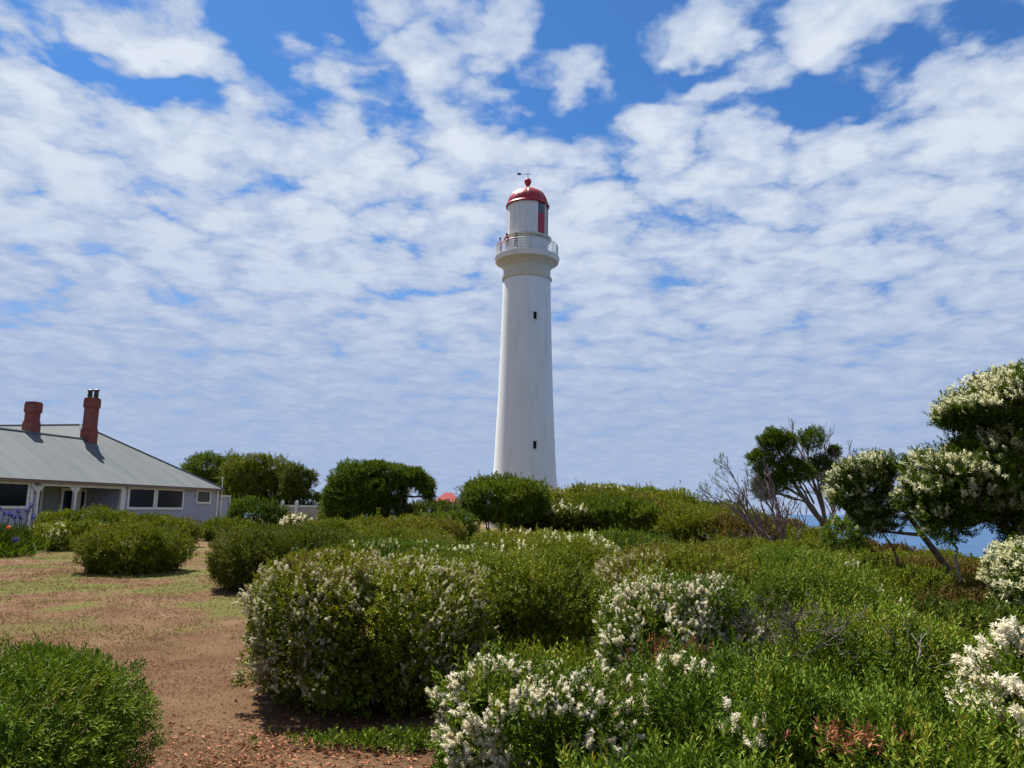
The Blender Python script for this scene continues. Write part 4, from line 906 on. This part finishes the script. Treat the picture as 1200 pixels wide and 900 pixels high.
w = bpy.data.worlds.new('World'); w.cycles.sampling_method = 'MANUAL'; w.cycles.sample_map_resolution = 512; scene.world = w; w.use_nodes = True; nt = w.node_tree; nt.nodes.clear()
out = nt.nodes.new('ShaderNodeOutputWorld'); bg = nt.nodes.new('ShaderNodeBackground'); nt.links.new(bg.outputs[0], out.inputs[0])
STR = .1; bg.inputs[1].default_value = STR
sky = nt.nodes.new('ShaderNodeTexSky'); sky.sky_type = 'NISHITA'; sky.sun_disc = False; sky.sun_elevation = SUN_EL; sky.sun_rotation = SUN_AZ; sky.air_density = 1.0; sky.dust_density = .3; sky.ozone_density = 2.5
def math_(op, a, b=None, c=None, clamp=False):
    n = nt.nodes.new('ShaderNodeMath'); n.operation = op; n.use_clamp = clamp
    for i, v in enumerate((a, b, c)):
        if v is None: continue
        if isinstance(v, (int, float)): n.inputs[i].default_value = v
        else: nt.links.new(v, n.inputs[i])
    return n.outputs[0]
def maprange(v, a, b, c=0, d=1, smooth=True):
    n = nt.nodes.new('ShaderNodeMapRange'); n.interpolation_type = 'SMOOTHSTEP' if smooth else 'LINEAR'
    nt.links.new(v, n.inputs[0]); n.inputs[1].default_value = a; n.inputs[2].default_value = b; n.inputs[3].default_value = c; n.inputs[4].default_value = d; return n.outputs[0]
def mixc(f, a, b):
    n = nt.nodes.new('ShaderNodeMix'); n.data_type = 'RGBA'
    if isinstance(f, (int, float)): n.inputs[0].default_value = f
    else: nt.links.new(f, n.inputs[0])
    for i, v in ((6, a), (7, b)):
        if isinstance(v, tuple): n.inputs[i].default_value = (*v, 1)
        else: nt.links.new(v, n.inputs[i])
    return n.outputs[2]
tc = nt.nodes.new('ShaderNodeTexCoord'); sp = nt.nodes.new('ShaderNodeSeparateXYZ'); nt.links.new(tc.outputs['Generated'], sp.inputs[0])
KZ = .13
zz = math_('ADD', math_('MAXIMUM', sp.outputs[2], 0.0), KZ)
cxn = nt.nodes.new('ShaderNodeCombineXYZ'); nt.links.new(math_('DIVIDE', sp.outputs[0], zz), cxn.inputs[0]); nt.links.new(math_('DIVIDE', sp.outputs[1], zz), cxn.inputs[1])
PV = cxn.outputs[0]
def sp_dir(px, py):
    d = CF+CR*(px-600)/FPX-CU*(py-450)/FPX; d = d/np.linalg.norm(d); return d[:2]/(max(d[2], 0)+KZ)
def cloudnoise(scale, detail, rough, off=(0, 0, 0), dist=0, sc=(1, 1, 1), rot=0):
    mp = nt.nodes.new('ShaderNodeMapping'); mp.inputs['Location'].default_value = off; mp.inputs['Scale'].default_value = sc; mp.inputs['Rotation'].default_value = (0, 0, rot); nt.links.new(PV, mp.inputs[0])
    f = noise(nt, scale, detail, rough, mp.outputs[0], dist); f.node.noise_dimensions = '2D'; return f
# puffs: domain-warped smooth cells in two sizes + fine noise
wn = nt.nodes.new('ShaderNodeTexNoise'); wn.inputs['Scale'].default_value = 3.0; wn.inputs['Detail'].default_value = 4; wn.noise_dimensions = '2D'; wn.inputs['Roughness'].default_value = .6; nt.links.new(PV, wn.inputs['Vector'])
vs = nt.nodes.new('ShaderNodeVectorMath'); vs.operation = 'MULTIPLY_ADD'; nt.links.new(wn.outputs['Color'], vs.inputs[0]); vs.inputs[1].default_value = (.30, .30, 0); nt.links.new(PV, vs.inputs[2])
def cells(scale, sm):
    vo = nt.nodes.new('ShaderNodeTexVoronoi'); vo.feature = 'F1'; vo.voronoi_dimensions = '2D'; vo.inputs['Scale'].default_value = scale; nt.links.new(vs.outputs[0], vo.inputs['Vector'])
    return math_('SUBTRACT', .45, vo.outputs['Distance'])
big = cloudnoise(.95, 2, .5, (3.3, 1.7, 0))
mid = cloudnoise(3.2, 5, .62, (1.2, 5.1, 0))
fine = cloudnoise(14, 4, .68, (7, 3, 0))
dens = math_('ADD', math_('MULTIPLY', cells(5.5, .35), .85), math_('MULTIPLY', cells(11, .4), .45))
dens = math_('ADD', dens, math_('MULTIPLY', math_('SUBTRACT', mid, .5), 1.1))
dens = math_('ADD', dens, math_('MULTIPLY', math_('SUBTRACT', fine, .5), .45))
dens = math_('ADD', dens, math_('MULTIPLY', math_('SUBTRACT', big, .5), .45))
dens = math_('ADD', dens, .20)
elev = sp.outputs[2]
dens = math_('ADD', dens, maprange(elev, .56, .34, -.04, .34))
blobs = [(60, 40, 45, -.45), (120, 70, 40, -.4), (175, 115, 45, -.45), (225, 130, 35, -.4), (235, 15, 30, -.3), (330, 70, 60, -.5), (400, 30, 40, -.4), (290, 20, 35, -.4), (420, 65, 25, -.3), (545, 108, 36, -.4), (610, 85, 30, -.4), (650, 40, 50, -.45), (690, 15, 45, -.45), (665, 125, 35, -.35), (770, 80, 55, -.5), (720, 110, 45, -.4), (860, 90, 55, -.45), (960, 110, 55, -.5), (1060, 80, 55, -.5), (1085, 160, 40, -.5), (1150, 45, 60, -.5), (1000, 150, 40, -.4),
         (175, 45, 55, .35), (230, 75, 45, .4), (90, 10, 35, .2), (520, 50, 70, .35), (590, 20, 40, .2), (560, 150, 55, .3), (380, 120, 60, .25), (800, 20, 60, .4), (890, 30, 70, .45), (1000, 15, 55, .35), (940, 65, 30, .25), (1170, 130, 55, .45), (1105, 100, 20, .2), (1070, 275, 70, .3), (1060, 335, 60, .2), (880, 335, 40, .2), (820, 110, 28, .3), (690, 118, 22, .25), (930, 175, 50, .3), (150, 180, 80, .2), (40, 140, 50, .2)]
acc = None
for px, py, r, s in blobs:
    c = sp_dir(px, py); ex = abs(sp_dir(px+r*1.25, py)-c)[0]; ey = np.linalg.norm(sp_dir(px, py+r*.75)-c)
    mp = nt.nodes.new('ShaderNodeMapping'); mp.vector_type = 'TEXTURE'; mp.inputs['Location'].default_value = (c[0], c[1], 0); mp.inputs['Scale'].default_value = (ex, ey, 1); nt.links.new(vs.outputs[0], mp.inputs[0])
    # vs is warped by up to .38: recentre
    mp.inputs['Location'].default_value = (c[0]+.15, c[1]+.15, 0)
    ln = nt.nodes.new('ShaderNodeVectorMath'); ln.operation = 'LENGTH'; nt.links.new(mp.outputs[0], ln.inputs[0])
    v = maprange(ln.outputs['Value'], 1.45, .2, 0, s*(.72 if s > 0 else .60)); acc = v if acc is None else math_('ADD', acc, v)
dens = math_('ADD', dens, acc)
dens = math_('ADD', dens, maprange(elev, .30, .06, 0, .10))
dens = math_('ADD', math_('MULTIPLY', math_('SUBTRACT', dens, .36), maprange(elev, .32, .05, 1, .26)), .36)
cov = maprange(dens, .0, .46)
cov = math_('MULTIPLY', cov, .97)
lowfade = maprange(elev, .24, .02, 0, 1)
# shade of the cloud: thick parts a little greyer below
shade = maprange(math_('ADD', dens, math_('MULTIPLY', math_('SUBTRACT', fine, .5), .3)), .22, 1.0)
k = 1/STR/2.22
c_hi = mixc(shade, tuple(v*k for v in (.47, .57, .76)), tuple(v*k for v in (.76, .82, .91)))
c_lo = mixc(shade, tuple(v*k for v in (.37, .47, .69)), tuple(v*k for v in (.50, .59, .77)))
cc = mixc(maprange(elev, .50, .10), c_hi, c_lo)
# clear sky with a paler, slightly milky foot
mul = nt.nodes.new('ShaderNodeMix'); mul.data_type = 'RGBA'; mul.blend_type = 'MULTIPLY'; mul.inputs[0].default_value = 1; nt.links.new(sky.outputs[0], mul.inputs[6]); mul.inputs[7].default_value = (.20, .385, .575, 1)
clear = mixc(maprange(elev, .42, .02, 0, .85), mul.outputs[2], tuple(v*k for v in (.29, .42, .68)))
nt.links.new(mixc(cov, clear, cc), bg.inputs[0])

vs_ = scene.view_settings; vs_.view_transform = 'Standard'; vs_.look = 'None'; vs_.exposure = 1.15; vs_.gamma = 1
scene.render.engine = 'CYCLES'; scene.cycles.max_bounces = 6; scene.cycles.diffuse_bounces = 3; scene.cycles.transmission_bounces = 4; scene.cycles.glossy_bounces = 2
scene.cycles.use_denoising = True
